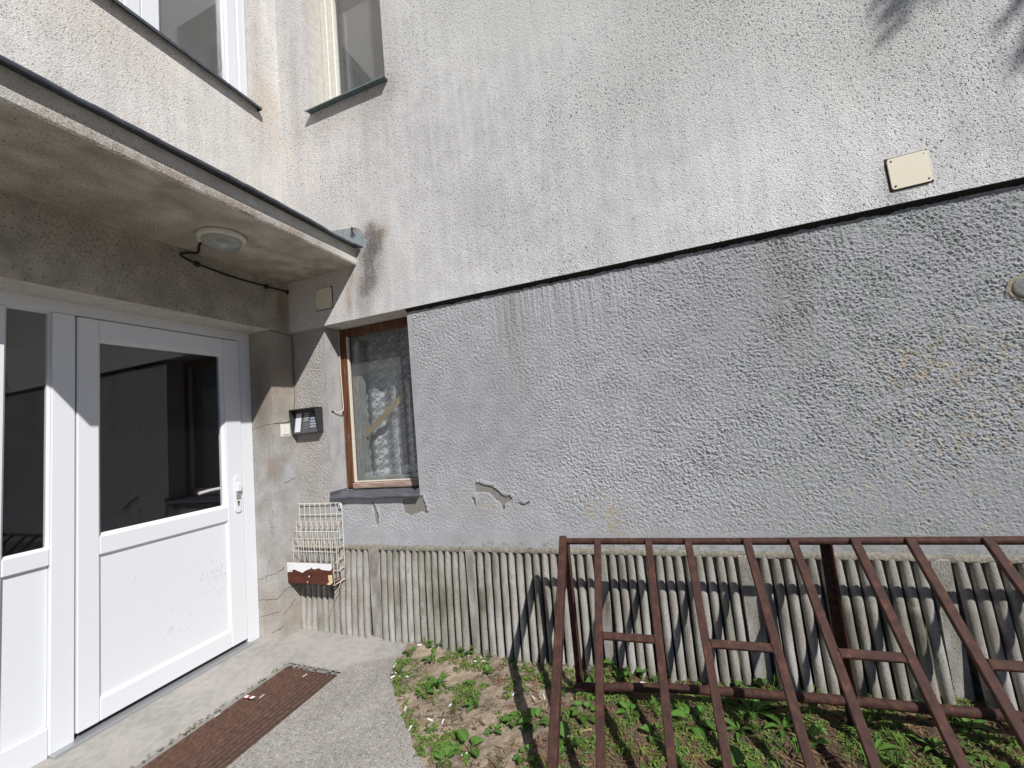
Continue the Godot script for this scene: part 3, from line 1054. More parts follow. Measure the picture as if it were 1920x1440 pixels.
# ---------------------------------------------------------------- ground
func ground() -> void:
	# wide ground round the house
	var mb := MB.new()
	mb.quad(Vector3(-60, -0.16, -60), Vector3(60, -0.16, -60), Vector3(60, -0.16, 60), Vector3(-60, -0.16, 60), Vector3(0, 1, 0))
	var g := put("ground", mb.done(), M.far_ground)
	g.set_meta("kind", "structure")
	# concrete path with a recess for the foot grate
	mb = MB.new()
	var zs: Array[float] = []
	var z := -2.37
	while z < 2.0:
		zs.append(z)
		z += 0.02 if z < -0.9 else 0.1
	zs.append(2.0)
	var nz := noise(FastNoiseLite.TYPE_SIMPLEX_SMOOTH, 8.0, 3, 5)
	var gx0 := -2.322
	var gx1 := -1.915
	var gz := -1.962
	for r in zs.size() - 1:
		var za := zs[r]
		var zb := zs[r + 1]
		var xs: Array[float] = [XD - 0.06, -2.7, -2.6, -2.5, -2.4, gx0, -2.2, -2.1, -2.0, gx1, -1.85, -1.78]
		for i in xs.size() - 1:
			if xs[i] >= gx0 - 0.001 and xs[i + 1] <= gx1 + 0.001 and zb > gz + 0.001:
				continue
			path_quad(mb, xs[i], xs[i + 1], xs[i], xs[i + 1], za, zb, nz, gx0, gx1, gz)
		var ea := path_edge(za) + 0.014 * nz.get_noise_1d(za * 1.3) + 0.006 * nz.get_noise_1d(za * 5.0 + 3.0)
		var eb := path_edge(zb) + 0.014 * nz.get_noise_1d(zb * 1.3) + 0.006 * nz.get_noise_1d(zb * 5.0 + 3.0)
		var n := 8
		for i in n:
			path_quad(mb, lerpf(-1.78, ea, float(i) / n), lerpf(-1.78, ea, float(i + 1) / n), lerpf(-1.78, eb, float(i) / n), lerpf(-1.78, eb, float(i + 1) / n), za, zb, nz, gx0, gx1, gz)
		var a := Vector3(ea, path_y(ea, za), za)
		var b := Vector3(eb, path_y(eb, zb), zb)
		mb.quad(a, b, b + Vector3(0.012, -0.09, 0), a + Vector3(0.012, -0.09, 0), Vector3(1, 0, 0), uvp(a), uvp(b), uvp(b), uvp(a))
	# walls of the recess
	for q in [[Vector3(gx0, 0, gz), Vector3(gx0, 0, 2.0), Vector3(1, 0, 0)], [Vector3(gx1, 0, gz), Vector3(gx1, 0, 2.0), Vector3(-1, 0, 0)], [Vector3(gx0, 0, gz), Vector3(gx1, 0, gz), Vector3(0, 0, 1)]]:
		var a: Vector3 = q[0]
		var b: Vector3 = q[1]
		a.y = path_y(a.x, a.z)
		b.y = path_y(b.x, b.z)
		mb.quad(a, b, b - Vector3(0, 0.06, 0), a - Vector3(0, 0.06, 0), q[2], uvp(a), uvp(b), uvp(b), uvp(a))
	g = put("path", mb.done(), M.path)
	g.set_meta("kind", "structure")
	# earth bed
	var st := 0.011
	var x0 := -1.76
	var nx := 430
	var n2 := 225
	var z0 := -2.39
	var vs := PackedVector3Array()
	var ns := PackedVector3Array()
	var cs := PackedColorArray()
	var mott := noise(FastNoiseLite.TYPE_SIMPLEX_SMOOTH, 3.0, 4, 61)
	var grit := noise(FastNoiseLite.TYPE_SIMPLEX_SMOOTH, 45.0, 2, 62)
	for j in n2:
		for i in nx:
			var x := x0 + i * st
			var zz := z0 + j * st
			var y := soil_y(x, zz)
			if x < path_edge(zz) - 0.02:
				y = path_y(x, zz) - 0.05
			vs.append(Vector3(x, y, zz))
			ns.append(Vector3(soil_y(x - st, zz) - soil_y(x + st, zz), 2.0 * st, soil_y(x, zz - st) - soil_y(x, zz + st)).normalized())
			var m := mott.get_noise_2d(x, zz)
			var gq := grit.get_noise_2d(x, zz)
			var c := Vector3(0.40, 0.33, 0.255)
			# the bed to the right is covered in dark rotted litter
			c = c.lerp(Vector3(0.17, 0.125, 0.082), ss(-0.75, -0.35, x + 0.25 * m))
			c *= 1.0 + 0.5 * m + 0.3 * gq
			cs.append(Color(c.x, c.y, c.z))
	var ix := PackedInt32Array()
	for j in n2 - 1:
		for i in nx - 1:
			var k := j * nx + i
			ix.append_array([k, k + 1, k + nx, k + 1, k + nx + 1, k + nx])
	var ar := []
	ar.resize(Mesh.ARRAY_MAX)
	ar[Mesh.ARRAY_VERTEX] = vs
	ar[Mesh.ARRAY_NORMAL] = ns
	ar[Mesh.ARRAY_COLOR] = cs
	ar[Mesh.ARRAY_INDEX] = ix
	var me := ArrayMesh.new()
	me.add_surface_from_arrays(Mesh.PRIMITIVE_TRIANGLES, ar)
	var mt := tiled([[0.0, Color(0.75, 0.72, 0.7)], [1.0, Color(1, 1, 1)]], 0.06, 0.35, 1.0, 0.6, 63, 1, 1, 0.0, 0.15)
	mt.vertex_color_use_as_albedo = true
	g = put("soil_bed", me, mt)
	g.set_meta("kind", "structure")


func uvp(p: Vector3) -> Vector2:
	return Vector2((p.x + 2.87) / 1.95, (p.z + 2.45) / 1.65)


func path_quad(mb: MB, xa: float, xb: float, xc: float, xd: float, za: float, zb: float, nz: FastNoiseLite, gx0: float, gx1: float, gz: float) -> void:
	var p := [Vector3(xa, 0, za), Vector3(xb, 0, za), Vector3(xd, 0, zb), Vector3(xc, 0, zb)]
	for i in 4:
		p[i].y = path_y(p[i].x, p[i].z)
	mb.quad(p[0], p[1], p[2], p[3], Vector3(0, 1, 0), uvp(p[0]), uvp(p[1]), uvp(p[2]), uvp(p[3]))


func path_material() -> StandardMaterial3D:
	var W := 1365
	var H := 1155
	var cell := noise(FastNoiseLite.TYPE_CELLULAR, 0.14, 1, 71)
	cell.cellular_return_type = FastNoiseLite.RETURN_CELL_VALUE
	cell.cellular_jitter = 1.0
	var im := cell.get_image(W, H)
	im.convert(Image.FORMAT_L8)
	var cv := im.get_data()
	cell.cellular_return_type = FastNoiseLite.RETURN_DISTANCE
	im = cell.get_image(W, H)
	im.convert(Image.FORMAT_L8)
	var cd := im.get_data()
	var mid := field(W, H, 0.02, 5, 72)
	var fin := field(W, H, 0.3, 2, 73)
	var big := field(W, H, 0.006, 4, 74, 2, 2)
	var rgb := PackedByteArray()
	rgb.resize(W * H * 3)
	var hh := PackedByteArray()
	hh.resize(W * H)
	for j in H:
		var z := -2.45 + 1.65 * j / H
		for i in W:
			var x := -2.87 + 1.95 * i / W
			var k := j * W + i
			var m := mid[k] / 255.0
			var f := fin[k] / 255.0
			var b := big[k] / 255.0
			# smooth cement beside the door and behind the grate, washed aggregate in front
			var agg := ss(-0.03, 0.05, x + 1.96 + 0.10 * (b - 0.5) + 0.05 * (m - 0.5) - 0.35 * ss(-1.95, -2.35, z))
			var v := cv[k] / 255.0
			var d := cd[k] / 255.0
			var t := 0.94 + 0.12 * m + 0.09 * (f - 0.5) + 0.14 * (b - 0.5)
			var c := Vector3(0.645, 0.632, 0.61) * t
			var h := 120.0 + 40.0 * (f - 0.5) + 40.0 * (m - 0.5)
			if m > 0.66 and b > 0.55:
				c = c.lerp(Vector3(0.62, 0.56, 0.48), clampf((m - 0.66) * 3.0, 0, 0.4))
			if agg > 0.0:
				var peb := 1.0 - ss(0.22, 0.36, d)
				var pc := Vector3(0.62, 0.60, 0.57)
				if v > 0.82:
					pc = Vector3(0.80, 0.79, 0.77)
				elif v > 0.66:
					pc = Vector3(0.66, 0.58, 0.48)
				elif v < 0.14:
					pc = Vector3(0.36, 0.345, 0.34)
				elif v < 0.32:
					pc = Vector3(0.52, 0.50, 0.47)
				var ca := (Vector3(0.595, 0.583, 0.56) * t).lerp(pc * (0.93 + 0.14 * f), peb * 0.7)
				c = c.lerp(ca, agg)
				h += agg * (peb * 70.0 - 30.0)
			elif v > 0.965 and d < 0.2:
				c = c.lerp(Vector3(0.78, 0.77, 0.74), 0.6)
			rgb[k * 3] = clampi(int(c.x * 255.0), 0, 255)
			rgb[k * 3 + 1] = clampi(int(c.y * 255.0), 0, 255)
			rgb[k * 3 + 2] = clampi(int(c.z * 255.0), 0, 255)
			hh[k] = clampi(int(h), 0, 255)
	var m2 := StandardMaterial3D.new()
	m2.albedo_texture = tex(W, H, rgb)
	m2.roughness = 0.9
	m2.metallic_specular = 0.3
	m2.heightmap_enabled = true
	m2.heightmap_texture = tex(W, H, hh, Image.FORMAT_L8)
	m2.heightmap_scale = 0.35
	return m2


# ---------------------------------------------------------------- foot grate
func foot_grate() -> void:
	var t := thing("foot_grate", "long rusty grooved foot grate sunk into the concrete path before the white door", "foot grate")
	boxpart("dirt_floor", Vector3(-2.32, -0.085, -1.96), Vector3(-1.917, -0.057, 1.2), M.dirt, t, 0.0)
	var n := 13
	var w := 0.395 / n
	for i in n:
		var mb := MB.new()
		var x := -2.316 + (i + 0.5) * w
		var y := path_y(x, -1.5) - 0.010
		var zz := -1.955 + rng.randf_range(0.0, 0.012)
		var seg := 40
		for k in seg + 1:
			var z := lerpf(zz, 1.19, pow(float(k) / seg, 1.5))
			var o := rng.randf_range(-0.0012, 0.0012)
			for q in [[-0.5, -0.02, -1.0, 0.0], [-0.46, -0.003, -0.8, 0.6], [-0.25, 0.0, -0.1, 1.0], [0.25, 0.0, 0.1, 1.0], [0.46, -0.003, 0.8, 0.6], [0.5, -0.02, 1.0, 0.0]]:
				mb.vert(Vector3(x + q[0] * w * 0.72, y + q[1] + o, z), Vector3(q[2], q[3], 0), Vector2(z, q[0]))
		for k in seg:
			for j in 5:
				var a := k * 6 + j
				mb.ix.append_array([a, a + 1, a + 6, a + 1, a + 7, a + 6])
		mb.quad(Vector3(x - 0.36 * w, y - 0.003, zz), Vector3(x + 0.36 * w, y - 0.003, zz), Vector3(x + 0.36 * w, y - 0.02, zz), Vector3(x - 0.36 * w, y - 0.02, zz), Vector3(0, 0, -1))
		put("slat", mb.done(), M.rust_mat, t)
	# broken cement crumbs along its edges
	var mb := MB.new()
	for i in 150:
		var p := Vector3(-2.325 + rng.randf_range(-0.014, 0.010), -0.028, -1.95 + 1.2 * rng.randf())
		if i % 3 == 0:
			p = Vector3(rng.randf_range(-2.32, -1.91), -0.034, -1.958 + rng.randf_range(-0.012, 0.012))
		lump(mb, p, rng.randf_range(0.004, 0.012))
	var cr := put("cement_crumbs", mb.done(), M.mortar, t)
	cr.set_meta("kind", "stuff")


func lump(mb: MB, p: Vector3, r: float) -> void:
	var q: Array[Vector3] = []
	for i in 6:
		var d: Vector3 = [Vector3.RIGHT, Vector3.LEFT, Vector3.UP, Vector3.DOWN, Vector3.FORWARD, Vector3.BACK][i]
		q.append(p + d * r * rng.randf_range(0.6, 1.2) * Vector3(1, 0.6, 1) + Vector3(rng.randf_range(-r, r), 0, rng.randf_range(-r, r)) * 0.3)
	for f in [[0, 2, 4], [0, 2, 5], [1, 2, 4], [1, 2, 5], [0, 3, 4], [0, 3, 5], [1, 3, 4], [1, 3, 5]]:
		mb.face3(q[f[0]], q[f[1]], q[f[2]], (q[f[0]] + q[f[1]] + q[f[2]]) / 3.0 - p)


# ---------------------------------------------------------------- bicycle rack
func bike_rack() -> void:
	var t := thing("bicycle_rack", "rusty steel bicycle rack of slanted bars standing along the ribbed plinth", "bicycle rack")
	var top := Vector3(0, 0.668, -2.13)
	var dir := Vector3(-0.03, -0.7375, 0.675).normalized()
	dir.x = 0.03
	dir = dir.normalized()
	var L := 1.06
	var xs := [-0.381, -0.136, 0.041, 0.285, 0.463, 0.684, 0.867, 1.102, 1.29, 1.52]
	var rail_y := func(x: float) -> float: return 0.660 + 0.012 * (x + 0.55)
	var pt := func(x: float, s: float) -> Vector3: return Vector3(x, rail_y.call(x), top.z) + dir * s
	var mb := MB.new()
	mb.tube(PackedVector3Array([Vector3(-0.545, rail_y.call(-0.545), top.z), Vector3(0.3, rail_y.call(0.3) - 0.002, top.z), Vector3(1.70, rail_y.call(1.70), top.z)]), 0.0155, 12)
	put("top_rail", mb.done(), M.rust, t)
	for x: float in [-0.560, 1.715]:
		mb = MB.new()
		var a: Vector3 = pt.call(x, -0.022)
		var b: Vector3 = pt.call(x, L)
		mb.bar(a, b, 0.036, 0.040, Vector3(1, 0, 0), 0.003)
		put("end_bar", mb.done(), M.rust, t)
	for x: float in xs:
		mb = MB.new()
		var a: Vector3 = pt.call(x, -0.004) + Vector3(0, 0.008, 0.010)
		var b: Vector3 = pt.call(x, L) + Vector3(0, 0.008, 0.010)
		mb.bar(a, b, 0.032, 0.022, Vector3(1, 0, 0), 0.003)
		for s: float in [-1.0, 1.0]:   # weld beads under the rail
			lump(mb, a + Vector3(0.017 * s, -0.006, -0.012), 0.008)
		put("slanted_bar", mb.done(), M.rust, t)
	for i in 5:
		mb = MB.new()
		var xa: float = xs[i * 2]
		var xb: float = xs[i * 2 + 1]
		mb.bar(pt.call(xa + 0.016, 0.425) + Vector3(0.0, 0.008, 0.010), pt.call(xb - 0.016, 0.425) + Vector3(0.0, 0.008, 0.010), 0.030, 0.018, dir, 0.003)
		for x: float in [xa + 0.017, xb - 0.017]:
			lump(mb, pt.call(x, 0.412) + Vector3(0, 0.014, 0.018), 0.007)
			lump(mb, pt.call(x, 0.438) + Vector3(0, 0.012, 0.018), 0.006)
		put("crossbar", mb.done(), M.rust, t)
	# upright angle irons behind, and the pipe that joins their feet
	for x: float in [-0.552, 0.585, 1.70]:
		mb = MB.new()
		var yb := -0.14
		var yt: float = rail_y.call(x) - 0.012
		mb.box(Vector3(x - 0.019, yb, top.z - 0.018), Vector3(x + 0.019, yt, top.z - 0.013), 0.001)
		mb.box(Vector3(x + 0.014, yb, top.z - 0.0129), Vector3(x + 0.019, yt, top.z + 0.020), 0.001)
		put("rear_leg", mb.done(), M.rust, t)
	mb = MB.new()
	mb.tube(PackedVector3Array([Vector3(-0.57, -0.055, top.z + 0.0), Vector3(-0.1, -0.008, top.z - 0.005), Vector3(0.5, 0.026, top.z), Vector3(1.1, 0.042, top.z), Vector3(1.72, 0.052, top.z)]), 0.0195, 12)
	put("ground_pipe", mb.done(), M.rust, t)
	mb = MB.new()
	var f: Vector3 = pt.call(0.0, L - 0.02)
	mb.tube(PackedVector3Array([Vector3(-0.56, f.y, f.z), Vector3(1.73, f.y + 0.02, f.z)]), 0.02, 12)
	put("front_pipe", mb.done(), M.rust, t)


# ---------------------------------------------------------------- wire rack
func wire_rack() -> void:
	var t := thing("leaflet_rack", "white wire leaflet rack in three tiers with a torn paper front, hung below the window", "wire rack")
	var x0 := -2.645
	var x1 := -2.205
	var zb := ZM + 0.016
	var r := 0.0024
	# back grid
	var n := 10
	var mb := MB.new()
	loop(mb, x0, x1, 0.25, 0.842, zb, 0.0032)
	put("back_frame", mb.done(), M.wire, t)
	for i in range(1, n - 1):
		var x := lerpf(x0, x1, float(i) / (n - 1))
		mb = MB.new()
		mb.tube(PackedVector3Array([Vector3(x, 0.842, zb + 0.003), Vector3(x, 0.25, zb + 0.003)]), r, 6)
		put("wire", mb.done(), M.wire, t)
	for y: float in [0.765, 0.60, 0.42]:
		mb = MB.new()
		mb.tube(PackedVector3Array([Vector3(x0, y, zb - 0.002), Vector3(x1, y, zb - 0.002)]), r, 6)
		put("wire", mb.done(), M.wire, t)
	for x: float in [x0 + 0.014, x1 - 0.014]:
		mb = MB.new()
		mb.box(Vector3(x - 0.011, 0.805, zb - 0.001), Vector3(x + 0.011, 0.836, zb + 0.004), 0.001)
		put("mounting_tab", mb.done(), M.wire, t)
		mb = MB.new()
		mb.at(Basis(Vector3(1, 0, 0), PI / 2.0), Vector3(x, 0.82, zb + 0.004))
		mb.lathe(PackedVector2Array([Vector2(0.0055, 0), Vector2(0.005, 0.003), Vector2(0.0, 0.0038)]), 10)
		put("screw", mb.done(), M.rust, t)
	# three baskets, each lower and further out
	var tiers := [[0.722, 0.545, -2.318], [0.612, 0.40, -2.283], [0.458, 0.318, -2.25]]
	for k in 3:
		var yt: float = tiers[k][0]
		var yb: float = tiers[k][1]
		var zf: float = tiers[k][2]
		mb = MB.new()
		var w := 0.0028
		mb.tube(PackedVector3Array([Vector3(x0, yt + 0.012, zb), Vector3(x0, yt, zf), Vector3(x1, yt, zf), Vector3(x1, yt + 0.012, zb)]), w, 6)
		put("basket_rim", mb.done(), M.wire_rusty, t)
		mb = MB.new()
		mb.tube(PackedVector3Array([Vector3(x0, yb + 0.01, zb), Vector3(x0, yb, zf), Vector3(x1, yb, zf), Vector3(x1, yb + 0.01, zb)]), w, 6)
		put("basket_base", mb.done(), M.wire_rusty, t)
		mb = MB.new()
		mb.tube(PackedVector3Array([Vector3(x0, (yt + yb) * 0.5 + 0.02, zf + 0.004), Vector3(x1, (yt + yb) * 0.5 + 0.02, zf + 0.004)]), r, 6)
		put("wire", mb.done(), M.wire, t)
		for i in n:
			var x := lerpf(x0, x1, float(i) / (n - 1))
			mb = MB.new()
			mb.tube(PackedVector3Array([Vector3(x, yt, zf), Vector3(x, yb, zf), Vector3(x, yb + 0.004, zb)]), r, 6)
			put("wire", mb.done(), M.wire, t)
	# brown card held in the lowest front, torn white paper along its top
	mb = MB.new()
	mb.box(Vector3(x0 + 0.003, 0.322, -2.246), Vector3(x1 - 0.004, 0.462, -2.241), 0.001)
	mb.box(Vector3(x0 + 0.004, 0.3165, -2.34), Vector3(x1 - 0.012, 0.321, -2.246), 0.001)
	put("brown_card", mb.done(), M.card, t)
	mb = MB.new()
	var pw := PackedVector2Array([Vector2(-2.642, 0.462), Vector2(-2.642, 0.414), Vector2(-2.630, 0.402), Vector2(-2.612, 0.396), Vector2(-2.590, 0.394), Vector2(-2.582, 0.406), Vector2(-2.575, 0.394), Vector2(-2.566, 0.397), Vector2(-2.562, 0.413), Vector2(-2.535, 0.412), Vector2(-2.515, 0.406), Vector2(-2.490, 0.399), Vector2(-2.470, 0.394), Vector2(-2.450, 0.407), Vector2(-2.420, 0.418), Vector2(-2.400, 0.423), Vector2(-2.390, 0.435), Vector2(-2.384, 0.426), Vector2(-2.372, 0.423), Vector2(-2.360, 0.418), Vector2(-2.350, 0.426), Vector2(-2.335, 0.425), Vector2(-2.328, 0.432), Vector2(-2.300, 0.420), Vector2(-2.260, 0.417), Vector2(-2.228, 0.416), Vector2(-2.212, 0.425), Vector2(-2.208, 0.461)])
	mb.at(Basis(), Vector3(0, 0, -2.2408))
	mb.slab(pw, 0.0015)
	put("torn_paper", mb.done(), M.paper, t)
	mb = MB.new()
	mb.at(Basis(), Vector3(0, 0, -2.2408))
	mb.slab(PackedVector2Array([Vector2(-2.246, 0.385), Vector2(-2.212, 0.388), Vector2(-2.209, 0.338), Vector2(-2.235, 0.322), Vector2(-2.262, 0.325), Vector2(-2.238, 0.342), Vector2(-2.244, 0.360)]), 0.0015)
	put("torn_paper", mb.done(), M.paper_old, t)
	mb = MB.new()
	mb.at(Basis(), Vector3(0, 0, -2.2408))
	mb.slab(PackedVector2Array([Vector2(-2.425, 0.372), Vector2(-2.408, 0.379), Vector2(-2.410, 0.363)]), 0.0012)
	mb.slab(PackedVector2Array([Vector2(-2.437, 0.335), Vector2(-2.424, 0.342), Vector2(-2.428, 0.326)]), 0.0012)
	put("torn_paper", mb.done(), M.paper_old, t)
	# bent wire guard at its right end
	mb = MB.new()
	mb.tube(PackedVector3Array([Vector3(x1 + 0.006, 0.50, zb), Vector3(x1 + 0.002, 0.455, -2.27), Vector3(x1 + 0.006, 0.44, -2.30), Vector3(x1 + 0.006, 0.34, -2.315), Vector3(x1 + 0.003, 0.29, -2.29), Vector3(x1 - 0.002, 0.27, -2.25)]), r, 6)
	put("wire", mb.done(), M.wire_rusty, t)


func loop(mb: MB, x0: float, x1: float, y0: float, y1: float, z: float, r: float) -> void:
	var c := 0.012
	mb.tube(PackedVector3Array([Vector3((x0 + x1) * 0.5, y0, z), Vector3(x0 + c, y0, z), Vector3(x0 + c * 0.3, y0 + c * 0.3, z), Vector3(x0, y0 + c, z), Vector3(x0, y1 - c, z), Vector3(x0 + c * 0.3, y1 - c * 0.3, z), Vector3(x0 + c, y1, z), Vector3(x1 - c, y1, z), Vector3(x1 - c * 0.3, y1 - c * 0.3, z), Vector3(x1, y1 - c, z), Vector3(x1, y0 + c, z), Vector3(x1 - c * 0.3, y0 + c * 0.3, z), Vector3(x1 - c, y0, z), Vector3((x0 + x1) * 0.5, y0, z)]), r, 6, false)


# ---------------------------------------------------------------- fittings
func intercom() -> void:
	var t := thing("door_intercom", "dark grey door intercom with name list, speaker slots and keypad on the grey wall", "intercom")
	var x0 := -2.605
	var x1 := -2.348
	var y0 := 1.352
	var y1 := 1.542
	var z0 := ZM - 0.004
	var zf := -2.302
	var w := 0.009
	# hood: slanting sides, deep at the top
	var mb := MB.new()
	mb.box(Vector3(x0, y1 - w, z0), Vector3(x1, y1, zf), 0.002)
	mb.box(Vector3(x0, y0, z0), Vector3(x1, y0 + w, -2.325), 0.002)
	for x: float in [x0, x1 - w]:
		var q := [Vector2(y0 + w, z0), Vector2(y0 + w, -2.325), Vector2(y1 - w, zf), Vector2(y1 - w, z0)]
		for s in 2:
			var xx: float = x + s * w
			mb.quad(Vector3(xx, q[0].x, q[0].y), Vector3(xx, q[1].x, q[1].y), Vector3(xx, q[2].x, q[2].y), Vector3(xx, q[3].x, q[3].y), Vector3(1.0 if s else -1.0, 0, 0))
		mb.quad(Vector3(x, q[1].x, q[1].y), Vector3(x + w, q[1].x, q[1].y), Vector3(x + w, q[2].x, q[2].y), Vector3(x, q[2].x, q[2].y), Vector3(0, 0, 1))
	put("hood", mb.done(), M.intercom, t)
	# face plate leaning back at the top
	var o := Vector3(x0 + w, y0 + w, -2.3285)
	var up := Vector3(0, y1 - y0 - 2.0 * w, -0.028)
	var L := up.length()
	up = up.normalized()
	var nn := Vector3(1, 0, 0).cross(up)
	var fw := x1 - x0 - 2.0 * w
	var p := func(called: String, u0: float, u1: float, v0: float, v1: float, d: float, m: Material) -> void:
		var b := MB.new()
		b.at(Basis(Vector3(1, 0, 0), up, nn), o)
		b.box(Vector3(u0 * fw, v0 * L, -0.002), Vector3(u1 * fw, v1 * L, d), 0.0008)
		put(called, b.done(), m, t)
	p.call("face_plate", 0.0, 1.0, 0.0, 1.0, 0.001, M.intercom_face)
	p.call("name_list", 0.055, 0.275, 0.06, 0.86, 0.0025, M.name_list)
	p.call("strip_joint", 0.30, 0.315, 0.02, 0.98, 0.0022, M.rubber)
	for i in 4:
		p.call("label_window", 0.385, 0.575, 0.80 - i * 0.095, 0.845 - i * 0.095, 0.0022, M.label)
	for i in 5:
		p.call("speaker_slot", 0.415, 0.575, 0.17 + i * 0.055, 0.195 + i * 0.055, 0.0018, M.speaker)
	p.call("display", 0.655, 0.90, 0.80, 0.915, 0.0022, M.red_display)
	p.call("keypad", 0.645, 0.915, 0.16, 0.68, 0.0020, M.rubber)
	for r in 4:
		for c in 3:
			p.call("key", 0.67 + c * 0.083, 0.735 + c * 0.083, 0.545 - r * 0.12, 0.635 - r * 0.12, 0.006, M.key)


func fittings() -> void:
	intercom()
	# light switch plate on the pillar
	var t := thing("switch_plate", "small square cream switch plate on the pillar beside the intercom", "switch plate")
	boxpart("base", Vector3(-2.615, 1.346, -2.312), Vector3(-2.607, 1.440, -2.232), M.cream, t, 0.002)
	boxpart("rocker", Vector3(-2.6068, 1.360, -2.299), Vector3(-2.602, 1.426, -2.245), M.white_plastic, t, 0.002)
	# junction covers
	cover(1.192, 2.276, 0.148, 0.148, 0.02, true)
	cover(-2.246, 2.335, 0.147, 0.155, -0.01, false)
	# round cap
	t = thing("round_cap", "round plastered cap in broken yellowish render on the rough grey wall", "pipe cap")
	var mb := MB.new()
	mb.at(Basis(Vector3(1, 0, 0), PI / 2.0), Vector3(1.515, 1.666, ZM - 0.004))
	mb.lathe(PackedVector2Array([Vector2(0.046, 0.0), Vector2(0.046, 0.009), Vector2(0.043, 0.013), Vector2(0.034, 0.015), Vector2(0.0, 0.016)]), 24)
	put("cap_disc", mb.done(), M.cap_grey, t)
	mb = MB.new()
	mb.at(Basis(), Vector3(1.515, 1.666, ZM - 0.001))
	var ring := PackedVector2Array()
	for i in 22:
		var a := TAU * i / 22
		var rr := 0.052 + 0.018 * absf(sin(i * 2.7)) * (0.4 + 0.6 * rng.randf())
		ring.append(Vector2(rr * cos(a), rr * sin(a)))
	mb.slab(ring, 0.0045)
	put("broken_render", mb.done(), M.broken_render, t)
	# oval bulkhead lamp
	t = thing("bulkhead_lamp", "round porch lamp with ribbed glass bowl under the canopy", "lamp", "", Vector3(-2.268, 2.525, -1.605))
	mb = MB.new()
	mb.lathe(PackedVector2Array([Vector2(0.0, -0.001), Vector2(0.118, -0.001), Vector2(0.122, -0.008), Vector2(0.121, -0.022), Vector2(0.113, -0.030), Vector2(0.102, -0.031), Vector2(0.099, -0.024), Vector2(0.0, -0.022)]), 48)
	put("lamp_ring", mb.done(), M.lamp_ring, t)
	mb = MB.new()
	var pr := PackedVector2Array()
	for i in 25:
		var a := PI * 0.5 * i / 24
		var rr := 0.098 * cos(a)
		pr.append(Vector2(rr, -0.026 - 0.062 * pow(sin(a), 0.9) + 0.0012 * (1.0 if i % 2 else -1.0) * (1.0 if i < 21 else 0.0)))
	mb.lathe(pr, 48)
	put("lamp_bowl", mb.done(), M.lamp_glass, t)
	mb = MB.new()
	mb.at(Basis(), Vector3(0, -0.03, 0))
	mb.lathe(PackedVector2Array([Vector2(0.0, 0.0), Vector2(0.016, -0.002), Vector2(0.028, -0.016), Vector2(0.028, -0.026), Vector2(0.016, -0.040), Vector2(0.0, -0.044)]), 16)
	put("bulb", mb.done(), M.white_plastic, t)
	for k in 3:
		var a := 0.4 + TAU * k / 3
		mb = MB.new()
		mb.box(Vector3(0.112 * cos(a) - 0.008, -0.036, 0.112 * sin(a) - 0.008), Vector3(0.112 * cos(a) + 0.008, -0.022, 0.112 * sin(a) + 0.008), 0.003)
		put("clip", mb.done(), M.lamp_ring, t)
	# lamp cable
	t = thing("lamp_cable", "black cable from the porch lamp along the lintel to the inner corner", "cable")
	mb = MB.new()
	mb.tube(curve([Vector3(-2.37, 2.512, -1.575), Vector3(-2.45, 2.516, -1.60), Vector3(-2.51, 2.516, -1.635), Vector3(-2.565, 2.515, -1.66), Vector3(-2.588, 2.508, -1.628), Vector3(-2.592, 2.49, -1.585), Vector3(-2.592, 2.472, -1.60), Vector3(-2.592, 2.457, -1.68), Vector3(-2.592, 2.447, -1.80), Vector3(-2.592, 2.442, -1.92), Vector3(-2.592, 2.444, -2.04), Vector3(-2.592, 2.448, -2.15), Vector3(-2.592, 2.452, -2.25), Vector3(-2.591, 2.454, -2.325), Vector3(-2.588, 2.452, -2.341)]), 0.0062, 7)
	put("sheath", mb.done(), M.rubber, t)
	for q in [[-1.675, 2.457], [-2.15, 2.448]]:
		mb = MB.new()
		mb.box(Vector3(XW - 0.001, q[1] - 0.017, q[0] - 0.016), Vector3(XW + 0.018, q[1] + 0.014, q[0] + 0.016), 0.005)
		put("cable_clip", mb.done(), M.rubber, t)
	mb = MB.new()
	mb.box(Vector3(XW - 0.001, 2.435, -2.338), Vector3(XW + 0.014, 2.468, -2.318), 0.005)
	put("cable_clip", mb.done(), M.rubber, t)
	# thin cable of the intercom
	t = thing("intercom_cable", "thin brown cable down the pillar corner to the intercom", "cable")
	mb = MB.new()
	mb.tube(curve([Vector3(-2.604, 2.124, -2.171), Vector3(-2.608, 2.124, -2.22), Vector3(-2.608, 2.120, -2.28), Vector3(-2.604, 2.110, -2.35), Vector3(-2.602, 2.08, -2.360), Vector3(-2.603, 1.95, -2.361), Vector3(-2.603, 1.80, -2.360), Vector3(-2.600, 1.68, -2.358), Vector3(-2.602, 1.60, -2.355), Vector3(-2.604, 1.52, -2.342), Vector3(-2.606, 1.47, -2.315), Vector3(-2.607, 1.452, -2.28), Vector3(-2.609, 1.450, -2.23), Vector3(-2.609, 1.446, -2.172)]), 0.0032, 6)
	put("sheath", mb.done(), M.cable_brown, t)
	# loose wire on the window frame
	t = thing("loose_wire", "loose pale wire hanging down the brown window frame with a bent end", "wire")
	mb = MB.new()
	mb.tube(curve([Vector3(-2.275, 2.125, -2.50), Vector3(-2.277, 2.0, -2.497), Vector3(-2.276, 1.9, -2.496), Vector3(-2.274, 1.8, -2.493), Vector3(-2.268, 1.70, -2.49), Vector3(-2.263, 1.60, -2.487), Vector3(-2.259, 1.52, -2.484), Vector3(-2.262, 1.497, -2.472), Vector3(-2.275, 1.49, -2.44), Vector3(-2.283, 1.497, -2.41)]), 0.0038, 6)
	put("sheath", mb.done(), M.wire_pale, t)
